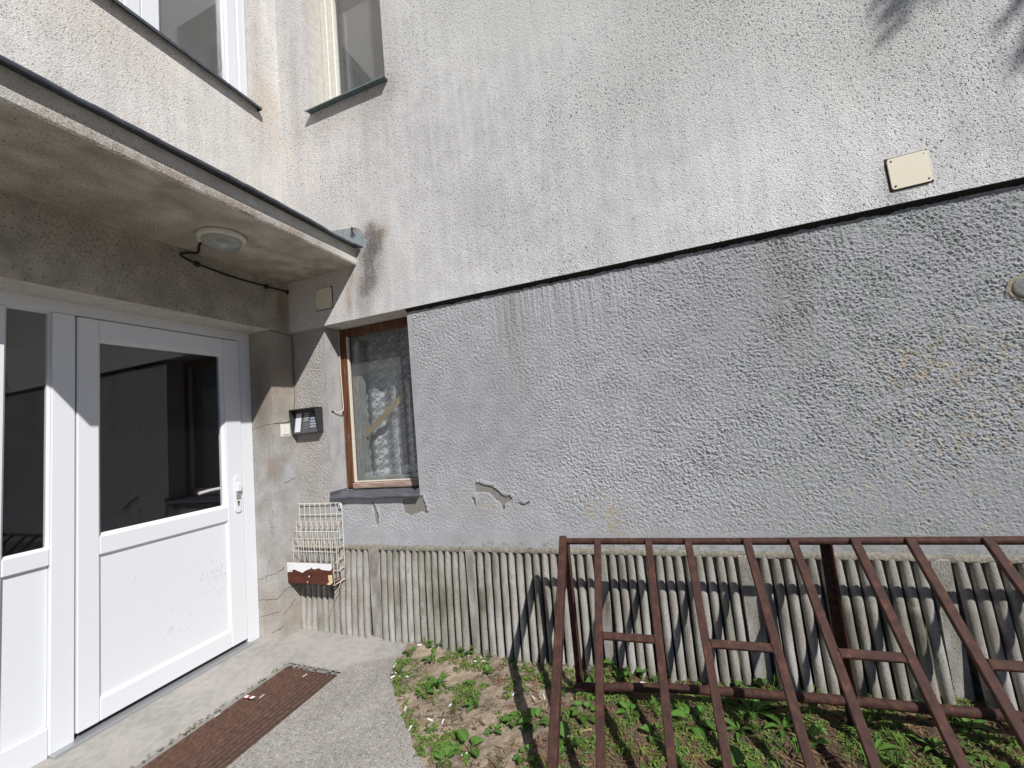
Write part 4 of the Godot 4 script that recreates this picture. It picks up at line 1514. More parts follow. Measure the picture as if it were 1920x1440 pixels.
	mb = MB.new()
	mb.tube(PackedVector3Array([Vector3(-2.283, 1.497, -2.411), Vector3(-2.285, 1.502, -2.395)]), 0.005, 6)
	put("bare_end", mb.done(), M.rubber, t)


func cover(x: float, y: float, w: float, h: float, tilt: float, sunlit: bool) -> void:
	var t: Node3D
	if sunlit:
		t = thing("junction_cover", "square cream junction cover screwed to the pale wall in full sunlight above the grey wall", "junction cover")
	else:
		t = thing("junction_cover", "square cream junction cover in the canopy shadow above the brown window", "junction cover")
	t.position = Vector3(x, y, ZU)
	t.rotation.z = tilt
	var mb := MB.new()
	var c := 0.012
	var o := PackedVector2Array()
	for k in 4:
		var s := Vector2([1, -1, -1, 1][k], [1, 1, -1, -1][k])
		var m := Vector2(s.x * (w * 0.5 - c), s.y * (h * 0.5 - c))
		for i in 5:
			var a := PI * 0.5 * (k + i / 4.0)
			o.append(m + Vector2(cos(a), sin(a)) * c)
	mb.at(Basis(Vector3(1, 0.0, 0.012), Vector3(0, 1, 0.01), Vector3(0, 0, 1)), Vector3(0, 0, 0.003))
	mb.slab(o, 0.007)
	put("plate", mb.done(), M.cream_plate, t)
	mb = MB.new()
	mb.box(Vector3(-w * 0.5 - 0.007, -h * 0.5 - 0.006, -0.003), Vector3(w * 0.5 + 0.005, h * 0.5 + 0.007, 0.0008), 0.0005)
	put("recess_box", mb.done(), M.dirt, t)
	for k in 4:
		var s := Vector2([1, -1, -1, 1][k], [1, 1, -1, -1][k])
		mb = MB.new()
		mb.at(Basis(Vector3(1, 0, 0), PI / 2.0), Vector3(s.x * (w * 0.5 - 0.014), s.y * (h * 0.5 - 0.014), 0.0098))
		mb.lathe(PackedVector2Array([Vector2(0.0042, -0.001), Vector2(0.004, 0.0014), Vector2(0.0, 0.0018)]), 10)
		put("screw", mb.done(), M.dark_metal, t)


func curve(a: Array) -> PackedVector3Array:
	var c := Curve3D.new()
	c.bake_interval = 0.015
	for i in a.size():
		var d: Vector3 = (a[mini(i + 1, a.size() - 1)] - a[maxi(i - 1, 0)]) * 0.18
		c.add_point(a[i], -d, d)
	return c.get_baked_points()


# ragged dark sheet below the pale coat: dirt plus painted shadow of the step
func dirt_shade_strip(parent: Node) -> void:
	var mb := MB.new()
	var nz := noise(FastNoiseLite.TYPE_SIMPLEX_SMOOTH, 7.0, 4, 97)
	var n := 460
	for i in n + 1:
		var x := lerpf(-1.563, 4.2, float(i) / n)
		var q := nz.get_noise_1d(x)
		var q2 := nz.get_noise_1d(x * 2.7 + 30.0)
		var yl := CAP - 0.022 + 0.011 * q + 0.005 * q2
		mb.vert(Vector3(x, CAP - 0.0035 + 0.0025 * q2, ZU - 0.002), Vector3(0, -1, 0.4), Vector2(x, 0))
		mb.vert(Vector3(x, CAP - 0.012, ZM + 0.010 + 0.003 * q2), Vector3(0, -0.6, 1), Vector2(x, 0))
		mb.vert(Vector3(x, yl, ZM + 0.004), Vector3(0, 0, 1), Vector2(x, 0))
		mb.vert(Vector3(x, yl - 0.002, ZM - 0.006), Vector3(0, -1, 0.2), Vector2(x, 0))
	for i in n:
		for j in 3:
			var q := i * 4 + j
			mb.ix.append_array([q, q + 4, q + 1, q + 1, q + 4, q + 5])
	put("dirt_shade_band", mb.done(), M.dirt_shade, parent)


# ---------------------------------------------------------------- plants and litter
# a leaf that grows along +z from the origin, len long and wide w; droop bends it down
func leaf_mesh(len: float, w: float, stalk: float, droop: float, round_tip: float, sd: int) -> ArrayMesh:
	var r := RandomNumberGenerator.new()
	r.seed = sd
	var mb := MB.new()
	var rows := 9
	var lift := 0.75
	var tone := r.randf_range(0.85, 1.15)
	for j in rows + 1:
		var t := float(j) / rows
		var z := stalk + len * t
		var y := lift * z - droop * z * z / (stalk + len) + r.randf_range(-0.001, 0.001)
		var prof := pow(sin(PI * clampf(pow(t, 0.75 - 0.2 * round_tip) * 0.985 + 0.012, 0.0, 1.0)), 0.8 - 0.25 * round_tip)
		var hw := w * 0.5 * prof * (1.0 + 0.06 * sin(j * 2.1 + sd))
		for i in 5:
			var u := i / 2.0 - 1.0
			mb.col = Color(0.080, 0.185, 0.030) * tone
			if i == 2:
				mb.col = Color(0.115, 0.215, 0.055) * tone
			elif absf(u) > 0.9:
				mb.col = Color(0.070, 0.135, 0.024) * tone
			mb.vert(Vector3(u * hw, y + absf(u) * hw * 0.35 - 0.04 * hw * sin(j * 2.4 + i), z), Vector3(-0.35 * signf(u), 1, -0.25), Vector2(u, t))
	for j in rows:
		for i in 4:
			var k := j * 5 + i
			mb.ix.append_array([k, k + 5, k + 1, k + 1, k + 5, k + 6])
	if stalk > 0.004:
		mb.col = Color(0.13, 0.19, 0.05)
		mb.tube(PackedVector3Array([Vector3(0, -0.01, 0), Vector3(0, lift * stalk * 0.5, stalk * 0.5), Vector3(0, lift * stalk, stalk + 0.002)]), 0.0013, 5)
	return mb.done()


var leaves := {}


func leaf_set(kind: int) -> Array:
	if not leaves.has(kind):
		var a := []
		for i in 5:
			match kind:
				0: a.append(leaf_mesh(0.052, 0.036, 0.020, 0.55, 0.9, 100 + i))      # plantain
				1: a.append(leaf_mesh(0.085, 0.024, 0.008, 0.50, 0.0, 120 + i))      # long and pointed
				2: a.append(leaf_mesh(0.034, 0.042, 0.034, 0.62, 1.0, 140 + i))      # round
				_: a.append(leaf_mesh(0.022, 0.016, 0.006, 0.40, 0.6, 160 + i))      # small
		leaves[kind] = a
	return leaves[kind]


func weed(x: float, z: float, kind: int, size: float, n: int, label: String) -> void:
	var names := ["broad_leaved_weed", "dandelion", "mallow", "low_weed"]
	var t := thing(names[kind], label, "weed", "weeds in the earth bed", Vector3(x, soil_y(x, z) - 0.002, z))
	var set := leaf_set(kind)
	for i in n:
		var o := put("leaf", set[rng.randi() % set.size()], M.leaf, t)
		var yaw := TAU * (i + rng.randf_range(-0.3, 0.3)) / n
		var q := size * rng.randf_range(0.7, 1.12)
		o.transform = Transform3D(Basis(Vector3.UP, yaw) * Basis(Vector3.RIGHT, rng.randf_range(-0.35, 0.30)) * Basis.from_scale(Vector3(q, q, q)), Vector3(0, rng.randf_range(0.0, 0.012), 0))


func plants() -> void:
	var list := [
		[-1.650, -2.262, 0, 0.8, 7, "leafy weed at the path edge closest to the ribbed plinth"],
		[-1.471, -2.207, 0, 0.75, 6, "small leafy weed in bare earth just right of the path corner"],
		[-1.300, -2.020, 1, 0.9, 10, "upright pale green leafy weed in the bare earth, tallest left of the rack"],
		[-1.345, -1.935, 0, 0.9, 7, "dark leafy weed at the foot of the tall pale weed"],
		[-1.284, -2.330, 2, 0.9, 8, "bushy dark weed against the ribs, right of the first wall weed"],
		[-1.492, -2.325, 2, 0.9, 8, "bushy dark weed against the ribs where the path ends"],
		[-1.093, -2.210, 3, 1.3, 12, "low spreading weed in front of the ribs, midway between path and rack"],
		[-1.138, -2.081, 0, 0.55, 5, "tiny dark rosette alone on bare sandy earth"],
		[-1.038, -1.917, 0, 0.75, 5, "small weed with two broad leaves in bare earth left of the end bar shadow"],
		[-0.713, -1.902, 0, 1.2, 6, "broad leaved weed touching the left side of the end bar shadow"],
		[-0.800, -1.868, 2, 1.0, 7, "clump of round leaves lying across the end bar shadow"],
		[-0.946, -1.674, 0, 1.3, 6, "large broad leaved weed in the foreground of the bare earth"],
		[-1.040, -1.623, 0, 0.9, 8, "flat rosette by the path edge in the foreground"],
		[-0.887, -1.796, 0, 0.65, 5, "small rosette with one broad leaf behind the foreground weeds"],
		[-0.693, -1.689, 2, 0.85, 6, "round leaved weed left of the foot of the end bar"],
		[-1.000, -1.560, 0, 0.8, 6, "weed at the very bottom of the photo beside the path"],
		[-0.547, -1.780, 0, 1.25, 4, "bright heart shaped leaves standing between the end bar and first slanted bar"],
		[-0.383, -2.335, 2, 1.5, 7, "big round leaved weed against the ribs under the first crossbar"],
		[-0.300, -2.320, 0, 1.3, 6, "big drooping leaves in shade under the first crossbar"],
		[-0.205, -2.325, 2, 1.3, 5, "round leaved weed at the right end of the first crossbar"],
		[-0.502, -2.127, 0, 1.05, 6, "broad leaved weed left of the first slanted bar beside the ground pipe"],
		[-0.501, -1.983, 2, 1.1, 8, "pale green clump left of the first slanted bar"],
		[0.228, -2.325, 2, 1.25, 6, "round leaved weed against the ribs under the second crossbar"],
		[0.333, -2.320, 2, 1.2, 5, "weed against the ribs right of the second crossbar"],
		[0.478, -2.320, 2, 1.15, 5, "round pale leaves against the ribs between second and third crossbars"],
		[0.221, -2.172, 1, 1.35, 9, "large star shaped rosette behind the ground pipe, between two slanted bars"],
		[0.318, -2.080, 1, 1.2, 7, "rosette with long leaves touching the fifth slanted bar"],
		[0.143, -2.020, 1, 1.0, 6, "long leaved weed right of the fourth slanted bar"],
		[0.399, -2.000, 0, 1.2, 5, "broad leaves in the shade right of the fifth slanted bar"],
		[0.126, -1.800, 0, 1.6, 5, "large jagged leaf plant in the foreground between fourth and fifth slanted bars"],
		[-0.030, -2.040, 0, 1.35, 5, "veined dark broad leaves left of the fourth slanted bar"],
		[-0.116, -2.119, 2, 0.85, 6, "small round leaved weed right of the third slanted bar"],
		[0.808, -2.060, 1, 0.8, 8, "low weed in litter between the sixth and seventh slanted bars"],
		[0.903, -1.980, 2, 1.2, 5, "round leaved seedling near the lower right corner"],
		[0.983, -2.200, 1, 1.0, 7, "weed with a pale flower head in front of the ground pipe at far right"],
		[1.143, -2.325, 3, 1.8, 12, "yellow green bush against the ribs at far right"],
		[-0.106, -1.780, 3, 1.4, 12, "low creeping weed in the foreground right of the third slanted bar"],
		[-0.305, -2.043, 0, 0.9, 6, "weed between the second and third slanted bars behind the foreground"],
		[-0.198, -1.934, 0, 0.8, 5, "small plantain under the third slanted bar"],
		[0.612, -2.031, 1, 0.9, 8, "grassy rosette under the sixth slanted bar"],
	]
	for q in list:
		weed(q[0], q[1], q[2], q[3], q[4], q[5])
	# creeping ground cover
	var dens := noise(FastNoiseLite.TYPE_SIMPLEX_SMOOTH, 3.2, 3, 91)
	var clump := MB.new()
	var cr := RandomNumberGenerator.new()
	cr.seed = 5
	for i in 11:
		var yaw := TAU * cr.randf()
		var rr := cr.randf_range(0.0, 0.022)
		var p := Vector3(cos(yaw) * rr, cr.randf_range(0.003, 0.016), sin(yaw) * rr)
		var b := Basis(Vector3.UP, cr.randf() * TAU) * Basis(Vector3.RIGHT, cr.randf_range(-0.7, 0.7))
		var l := cr.randf_range(0.006, 0.013)
		var w := l * cr.randf_range(0.3, 0.45)
		clump.col = Color(1, 1, 1) * cr.randf_range(0.75, 1.2)
		var f := [p + b * Vector3(0, 0, -l), p + b * Vector3(w, 0.15 * l, -0.1 * l), p + b * Vector3(0, 0, l), p + b * Vector3(-w, 0.15 * l, -0.1 * l)]
		clump.face3(f[0], f[1], f[2], b * Vector3.UP)
		clump.face3(f[0], f[2], f[3], b * Vector3.UP)
	scatter("ground_cover", "creeping small leaved ground cover over the earth bed", clump.done(), 7200, func(x: float, z: float) -> float:
		var d := dens.get_noise_2d(x, z)
		var e := x - path_edge(z)
		if e < 0.005:
			return 0.0
		var right := ss(-0.7, -0.35, x)
		return clampf((d - lerpf(-0.03, -0.22, right)) * 4.0, 0, 1) * lerpf(0.8, 1.0, right) + 0.25 * ss(0.06, 0.0, absf(e - 0.03)), Color(0.125, 0.205, 0.042), 0.4, 1.1)
	# grass
	var tuft := MB.new()
	for i in 9:
		var yaw := TAU * cr.randf()
		var l := cr.randf_range(0.05, 0.12)
		var lean := cr.randf_range(0.2, 0.9)
		var d := Vector3(cos(yaw), 0, sin(yaw))
		var sd := Vector3(-sin(yaw), 0, cos(yaw)) * 0.0016
		tuft.col = Color(1, 1, 1) * cr.randf_range(0.7, 1.25)
		var a := d * 0.004
		var b := d * l * lean * 0.45 + Vector3(0, l * 0.55, 0)
		var c := d * l * lean + Vector3(0, l * (0.95 - 0.45 * lean), 0)
		tuft.quad(a - sd, a + sd, b + sd * 0.9, b - sd * 0.9, Vector3(d.x, 0.4, d.z))
		tuft.face3(b - sd * 0.9, b + sd * 0.9, c, Vector3(d.x, 0.6, d.z))
	scatter("grass", "thin green grass blades between the weeds", tuft.done(), 480, func(x: float, z: float) -> float:
		var e := x - path_edge(z)
		if e < 0.03:
			return 0.0
		var d := dens.get_noise_2d(x * 1.7 + 9.0, z * 1.7)
		return clampf((d - lerpf(0.22, -0.05, ss(-0.6, -0.2, x))) * 4.0, 0, 1) + 0.5 * ss(-2.25, -2.34, z), Color(0.105, 0.20, 0.038), 0.35, 1.15)
	# dry straw and dead leaves
	var st := MB.new()
	for i in 12:
		var yaw := TAU * cr.randf()
		var l := cr.randf_range(0.010, 0.034)
		var w := 0.0013 if i < 8 else 0.006
		var p := Vector3(cr.randf_range(-0.03, 0.03), cr.randf_range(0.001, 0.010), cr.randf_range(-0.03, 0.03))
		var d := Vector3(cos(yaw), cr.randf_range(-0.3, 0.3), sin(yaw)) * l
		var sd := Vector3(-sin(yaw), cr.randf_range(-0.3, 0.3), cos(yaw)) * w
		st.col = Color(1, 1, 1) * cr.randf_range(0.5, 1.5)
		st.quad(p - d, p - d * 0.2 + sd, p + d, p + d * 0.1 - sd, Vector3.UP)
	scatter("dry_litter", "dry straw and dead leaf litter over the earth bed", st.done(), 3800, func(x: float, z: float) -> float:
		if x - path_edge(z) < 0.03:
			return 0.0
		return 0.16 + 0.84 * ss(-0.85, -0.3, x + 0.3 * dens.get_noise_2d(x * 2.0, z * 2.0)), Color(0.185, 0.13, 0.075), 0.5, 1.3)
	# small clods and stones in the earth
	var cl := MB.new()
	lump(cl, Vector3.ZERO, 0.006)
	scatter("clods", "crumbs of earth and grit on the bed", cl.done(), 1500, func(x: float, z: float) -> float:
		return 1.0 if x - path_edge(z) > -0.01 else 0.0, Color(0.31, 0.25, 0.185), 0.3, 1.5)


func scatter(called: String, label: String, mesh: Mesh, n: int, where: Callable, c: Color, s0: float, s1: float) -> void:
	var mm := MultiMesh.new()
	mm.transform_format = MultiMesh.TRANSFORM_3D
	mm.use_colors = true
	mm.mesh = mesh
	var ts: Array[Transform3D] = []
	var cs: Array[Color] = []
	var tries := 0
	while ts.size() < n and tries < n * 30:
		tries += 1
		var x := rng.randf_range(-1.74, 2.4)
		var z := rng.randf_range(-2.345, -0.9)
		if rng.randf() > where.call(x, z):
			continue
		var s := rng.randf_range(s0, s1)
		ts.append(Transform3D(Basis(Vector3.UP, rng.randf() * TAU) * Basis.from_scale(Vector3(s, s, s)), Vector3(x, soil_y(x, z), z)))
		var k := rng.randf_range(0.7, 1.35)
		cs.append(Color(c.r * k * rng.randf_range(0.85, 1.25), c.g * k, c.b * k * rng.randf_range(0.8, 1.2)))
	mm.instance_count = ts.size()
	for i in ts.size():
		mm.set_instance_transform(i, ts[i])
		mm.set_instance_color(i, cs[i])
	var o := MultiMeshInstance3D.new()
	o.name = called
	o.multimesh = mm
	o.material_override = M.scattered
	add_child(o, true)
	o.set_meta("kind", "stuff")
	tag(o, label, "ground cover" if called == "ground_cover" else called.replace("_", " "))


func litter() -> void:
	var mb := MB.new()
	mb.tube(PackedVector3Array([Vector3(-0.014, 0.0042, 0), Vector3(0.0, 0.0046, 0.0008), Vector3(0.013, 0.0042, 0)]), 0.0042, 8)
	var butt := mb.done()
	var at := [[-1.640, -2.099, "at the path edge, farthest up it"], [-1.590, -2.025, "at the path edge, second from the top"], [-1.570, -1.985, "at the path edge beside a pale leafy weed"], [-1.533, -2.003, "just in from the path edge, left of a pair"], [-1.500, -2.015, "just in from the path edge, right of a pair"], [-1.187, -2.310, "near the ribs, leftmost of three close together"], [-1.204, -2.285, "near the ribs, nearest of three close together"], [-1.150, -2.290, "near the ribs, rightmost of three close together"], [-1.203, -1.775, "standing out on bare earth in the foreground"], [-1.142, -1.784, "on bare earth right of the upright looking one"], [-1.360, -1.800, "beside a twig at the path edge"], [-1.265, -1.700, "lowest along the path edge"], [-0.954, -1.640, "under the large foreground weed"], [-0.868, -1.848, "beside the end bar shadow"], [-0.771, -2.040, "left of the end bar, left of two"], [-0.725, -2.065, "left of the end bar, right of two"], [-0.886, -2.066, "in the end bar shadow near the ribs"], [-1.175, -1.912, "on the bare middle of the bed"], [-1.600, -2.300, "where the path meets the ribs"]]
	for q in at:
		var o := put("cigarette_butt", butt, M.butt)
		o.transform = Transform3D(Basis(Vector3.UP, rng.randf() * TAU) * Basis(Vector3.BACK, rng.randf_range(-0.12, 0.12)), Vector3(q[0], soil_y(q[0], q[1]) + 0.002, q[1]))
		tag(o, "white cigarette butt on the earth " + q[2], "cigarette butt", "cigarette butts in the earth bed")
	# pale stone with a chip beside it
	var st := MB.new()
	var r := RandomNumberGenerator.new()
	r.seed = 3
	var pr := PackedVector2Array([Vector2(0.0, 0.016), Vector2(0.014, 0.013), Vector2(0.021, 0.004), Vector2(0.021, -0.006), Vector2(0.012, -0.012), Vector2(0.0, -0.013)])
	st.at(Basis(Vector3.RIGHT, 0.7), Vector3.ZERO)
	st.lathe(pr, 14, 0.9, 1.25)
	var o := put("pebble", st.done(), M.pebble)
	o.position = Vector3(-0.402, soil_y(-0.402, -2.168) + 0.022, -2.168)
	tag(o, "pale grey rounded stone right of the first slanted bar", "stone")
	# red and white wrapper
	wrapper(-0.226, -2.25, 0.0, "crumpled red and white wrapper behind the second slanted bar", 1.0)
	wrapper(-2.245, -1.660, -0.035, "torn red and white sweet wrapper on the foot grate", 0.75)
	for q in [[-2.205, -1.700, "white scrap beside the red wrapper on the foot grate"], [-2.120, -1.905, "white scrap at the far end of the foot grate"], [-2.302, -1.53, "pale splinter along the left edge of the foot grate"]]:
		mb = MB.new()
		mb.bar(Vector3(-0.002, 0, -0.016), Vector3(0.002, 0.002, 0.016), 0.009, 0.0012, Vector3(1, 0.2, 0), 0.0004)
		o = put("paper_scrap", mb.done(), M.paper)
		o.position = Vector3(q[0], path_y(q[0], q[1]) - 0.0085, q[1])
		tag(o, q[2], "paper scrap")
	for q in [[-0.484, -1.902, 0.4, "tan wood chip below the pale green clump"], [-0.588, -2.22, 1.3, "tan wood chip by the foot of the rear leg of the rack"], [-1.40, -1.84, 1.1, "dark twig at the path edge beside a butt"]]:
		mb = MB.new()
		mb.tube(PackedVector3Array([Vector3(-0.028, 0.004, 0), Vector3(-0.005, 0.007, 0.003), Vector3(0.026, 0.004, -0.002)]), 0.004, 6)
		o = put("wood_chip", mb.done(), M.chip)
		o.transform = Transform3D(Basis(Vector3.UP, q[2]), Vector3(q[0], soil_y(q[0], q[1]) + 0.004, q[1]))
		tag(o, q[3], "wood chip")


func wrapper(x: float, z: float, y: float, label: String, s: float) -> void:
	var t := thing("sweet_wrapper", label, "wrapper", "", Vector3(x, (soil_y(x, z) + 0.006) if y == 0.0 else y, z))
	for k in 3:
		var mb := MB.new()
		var n := 7
		for j in n + 1:
			for i in 3:
				var u := (float(j) / n - 0.5) * 0.03 * s
				mb.vert(Vector3((k - 1) * 0.026 * s + u, 0.004 + 0.006 * s * absf(sin(j * 1.9 + k + i)), (i - 1) * 0.012 * s + 0.005 * sin(k * 3.0)), Vector3(0.4 * sin(j * 1.9 + i), 1, 0.2), Vector2(u, i))
		for j in n:
			for i in 2:
				var q := j * 3 + i
				mb.ix.append_array([q, q + 1, q + 3, q + 1, q + 4, q + 3])
		put("red_panel" if k == 1 else "white_panel", mb.done(), M.red_paper if k == 1 else M.paper, t)


# a conifer to the right of the picture: only the shade of its lowest twigs reaches the wall
func conifer() -> void:
	var t := thing("conifer", "tall conifer to the right that shades the upper right corner of the wall", "tree")
	var mb := MB.new()
	var foot := Vector3(7.6, 0, 1.6)
	var n := 12
	for j in n + 1:
		var y := -0.2 + 12.0 * j / n
		var r := 0.19 * (1.0 - 0.9 * j / n)
		for i in 11:
			var a := TAU * i / 10
			mb.vert(foot + Vector3(r * cos(a), y, r * sin(a)), Vector3(cos(a), 0, sin(a)), Vector2(a, y))
	for j in n:
		for i in 10:
			var k := j * 11 + i
			mb.ix.append_array([k, k + 11, k + 1, k + 1, k + 11, k + 12])
	put("trunk", mb.done(), M.bark, t)
	var tips := []
	for i in 46:
		var h := 6.6 + 5.2 * i / 46.0
		var a := i * 2.4
		var l := 2.4 * (12.4 - h) / 7.8 * rng.randf_range(0.75, 1.05)
		tips.append([foot + Vector3(0, h, 0), foot + Vector3(cos(a) * l, h - 0.28 * l, sin(a) * l), 0])
	for q in [[Vector3(3.99, 6.42, 0.09), 9.6], [Vector3(4.08, 6.62, 0.12), 9.9], [Vector3(4.42, 6.06, 0.09), 9.3], [Vector3(4.46, 6.30, 0.10), 9.5], [Vector3(4.40, 6.52, 0.06), 9.8]]:
		tips.append([foot + Vector3(0, q[1], 0), q[0], 1])
	var limbs := MB.new()
	mb = MB.new()
	for q in tips:
		var a: Vector3 = q[0]
		var b: Vector3 = q[1]
		var th := (b.z - ZU) / 0.486
		if q[2] == 0 and b.x - 0.555 * th < 1.85 and b.y - 0.675 * th < 3.6:
			continue
		var pts := PackedVector3Array()
		for k in 9:
			var u := k / 8.0
			pts.append(a.lerp(b, u) + Vector3(0, 0.22 * sin(PI * u), 0))
		limbs.tube(pts, 0.018, 5)
		var len := a.distance_to(b)
		var m := int(len * 34.0)
		for k in m:
			var u := 1.0 - pow(rng.randf(), 1.0) * 0.86
			var p := a.lerp(b, u) + Vector3(0, 0.22 * sin(PI * u), 0)
			var sp := 0.24 * (1.02 - u) + 0.05
			p += Vector3(rng.randf_range(-1, 1) * sp, -absf(rng.randf_range(0, 1)) * sp * 1.1, rng.randf_range(-1, 1) * sp)
			# nothing hangs where the wall in view is sunlit
			var tt := (p.z - ZU) / 0.486
			var sx := p.x - 0.555 * tt
			var sy := p.y - 0.675 * tt
			if sx < 1.72 and sy < 3.5 - 0.5 * (sx - 0.8) and (q[2] == 0 or sy < 2.62 or sx < 1.19):
				continue
			for f in 9:
				var d := Vector3(rng.randf_range(-1, 1), rng.randf_range(-1.2, 0.3), rng.randf_range(-1, 1)).normalized() * rng.randf_range(0.05, 0.10)
				var sd := d.cross(Vector3(0.3, 0.5, 0.8)).normalized() * 0.0035
				mb.face3(p - sd, p + sd, p + d, Vector3.UP)
	put("limbs", limbs.done(), M.bark, t)
	put("crown", mb.done(), M.needles, t)


# ---------------------------------------------------------------- materials
func scuffed() -> StandardMaterial3D:
	var s := 768
	var im := Image.create(s, s, false, Image.FORMAT_RGB8)
	im.fill(Color(0.872, 0.881, 0.898))
	var r := RandomNumberGenerator.new()
	r.seed = 8
	# smears of grey dirt and scratches from feet and bags
	for k in 150:
		var u := clampf(r.randfn(0.88, 0.08), 0.03, 0.98)
		var v := clampf(r.randfn(0.48, 0.14), 0.05, 0.97)
		if k % 5 == 0:
			u = r.randf_range(0.1, 0.95)
			v = r.randf_range(0.3, 0.97)
		scratch(im, u * s, v * s, r.randf_range(-2.4, -0.6), r.randf_range(8, 34), r.randf_range(0.05, 0.20), r)
	for q in [[0.455, 0.76, -0.35, 46.0, 0.5], [0.462, 0.785, -0.4, 40.0, 0.45], [0.48, 0.745, -0.2, 30.0, 0.35], [0.55, 0.80, -0.7, 30.0, 0.35], [0.22, 0.29, -1.15, 70.0, 0.22], [0.13, 0.11, 0.0, 8.0, 0.45], [0.56, 0.11, 0.7, 14.0, 0.25], [0.17, 0.52, -0.3, 20.0, 0.2], [0.42, 0.82, -0.8, 50.0, 0.15], [0.94, 0.42, -1.4, 40.0, 0.28], [0.91, 0.46, -1.2, 44.0, 0.22], [0.96, 0.50, -1.3, 36.0, 0.25], [0.88, 0.53, -1.0, 30.0, 0.2]]:
		scratch(im, q[0] * s, q[1] * s, q[2], q[3], q[4], r)
	var m := std(Color.WHITE, 0.34)
	m.albedo_color = Color.WHITE
	m.albedo_texture = ImageTexture.create_from_image(im)
	return m


func scratch(im: Image, x: float, y: float, a: float, len: float, dark: float, r: RandomNumberGenerator) -> void:
	var n := int(len * 2.0)
	for i in n:
		var t := float(i) / n
		var px := int(x + cos(a) * len * t + 1.5 * sin(t * 5.0))
		var py := int(y + sin(a) * len * t)
		if px < 1 or py < 1 or px >= im.get_width() - 1 or py >= im.get_height() - 1:
			continue
		var c := im.get_pixel(px, py)
		var d := 1.7 * dark * (0.5 + 0.5 * r.randf()) * sin(PI * minf(t + 0.05, 1.0))
		im.set_pixel(px, py, c.lerp(Color(0.32, 0.32, 0.34), d))
		im.set_pixel(px + 1, py, im.get_pixel(px + 1, py).lerp(Color(0.32, 0.32, 0.34), d * 0.5))


# settlement cracks and black scuffs drawn into the pillar's coat
func cracks(m: StandardMaterial3D) -> void:
	var im := m.albedo_texture.get_image()
	var hm := m.heightmap_texture.get_image()
	var r := RandomNumberGenerator.new()
	r.seed = 14
	for q in [[0.0, 0.795, 0.5, 0.768], [0.5, 0.768, 0.62, 0.76], [0.0, 0.855, 0.42, 0.85], [0.42, 0.85, 0.62, 0.828], [0.62, 0.828, 0.98, 0.83], [0.05, 0.905, 0.5, 0.885], [0.55, 0.90, 0.8, 0.872], [0.2, 0.80, 0.3, 0.73], [0.48, 0.30, 0.5, 0.95], [0.68, 0.50, 0.9, 0.492], [0.0, 0.318, 0.45, 0.308], [0.3, 0.95, 0.55, 0.93]]:
		var n := 160
		var a := 0.0
		for i in n:
			var t := float(i) / n
			a = a * 0.92 + r.randf_range(-0.6, 0.6)
			var x := int(lerpf(q[0], q[2], t) * im.get_width() + (a if absf(q[3] - q[1]) > 0.3 else 0.3 * a))
			var y := int(lerpf(q[1], q[3], t) * im.get_height() + a * 1.2)
			if x < 0 or y < 0 or x >= im.get_width() or y >= im.get_height() - 1 or r.randf() < 0.12:
				continue
			im.set_pixel(x, y, im.get_pixel(x, y).lerp(Color(0.22, 0.21, 0.20), 0.65))
			hm.set_pixel(x, y, Color(0.1, 0.1, 0.1))
	for k in 46:
		var x := int((0.40 + 0.03 * r.randfn()) * im.get_width())
		var y := int(r.randf_range(0.50, 0.66) * im.get_height())
		for i in r.randi_range(1, 4):
			im.set_pixel(clampi(x + r.randi_range(-1, 1), 0, im.get_width() - 1), y + i, Color(0.20, 0.20, 0.22))
	m.albedo_texture = ImageTexture.create_from_image(im)
	m.heightmap_texture = ImageTexture.create_from_image(hm)


func lace_material() -> StandardMaterial3D:
	var s := 512
	var im := Image.create(s, s, false, Image.FORMAT_RGBA8)
	for j in s:
		for i in s:
			var v := 0.0
			for q in [[0.25, 0.25, 0.20, 6.0], [0.75, 0.75, 0.20, 6.0], [0.75, 0.22, 0.13, 5.0], [0.25, 0.78, 0.13, 5.0], [0.02, 0.5, 0.11, 5.0], [0.52, 0.02, 0.10, 5.0]]:
				for ox: float in [-1.0, 0.0, 1.0]:
					for oy: float in [-1.0, 0.0, 1.0]:
						var dx: float = i / float(s) - q[0] + ox
						var dy: float = j / float(s) - q[1] + oy
						var rr: float = sqrt(dx * dx + dy * dy) / q[2]
						if rr < 1.25:
							var a := atan2(dy, dx)
							var e := 0.72 + 0.26 * cos(a * q[3])
							if rr < e:
								v = maxf(v, 0.9 - 0.5 * absf(sin(rr * 9.0)) * ss(0.2, 0.4, rr))
							if rr < 0.16:
								v = 0.25
							if absf(rr - e - 0.1) < 0.05:
								v = maxf(v, 0.55)
			# scrolling tendrils between the blooms
			var w := absf(sin(TAU * (i / float(s) + 0.13 * sin(TAU * 2.0 * j / s))) * cos(TAU * (j / float(s) + 0.13 * sin(TAU * 2.0 * i / s))))
			if w < 0.10:
				v = maxf(v, 0.6)
			var net := 0.26 + 0.12 * float((i / 3 + j / 3) % 2)
			im.set_pixel(i, j, Color(1, 1, 1, clampf(net + 0.72 * v, 0, 0.95)))
	var m := StandardMaterial3D.new()
	m.albedo_color = Color(0.80, 0.82, 0.84)
	m.albedo_texture = ImageTexture.create_from_image(im)
	m.transparency = BaseMaterial3D.TRANSPARENCY_ALPHA
	m.roughness = 1.0
	m.cull_mode = BaseMaterial3D.CULL_DISABLED
	m.backlight_enabled = true
	m.backlight = Color(0.3, 0.3, 0.3)
	return m


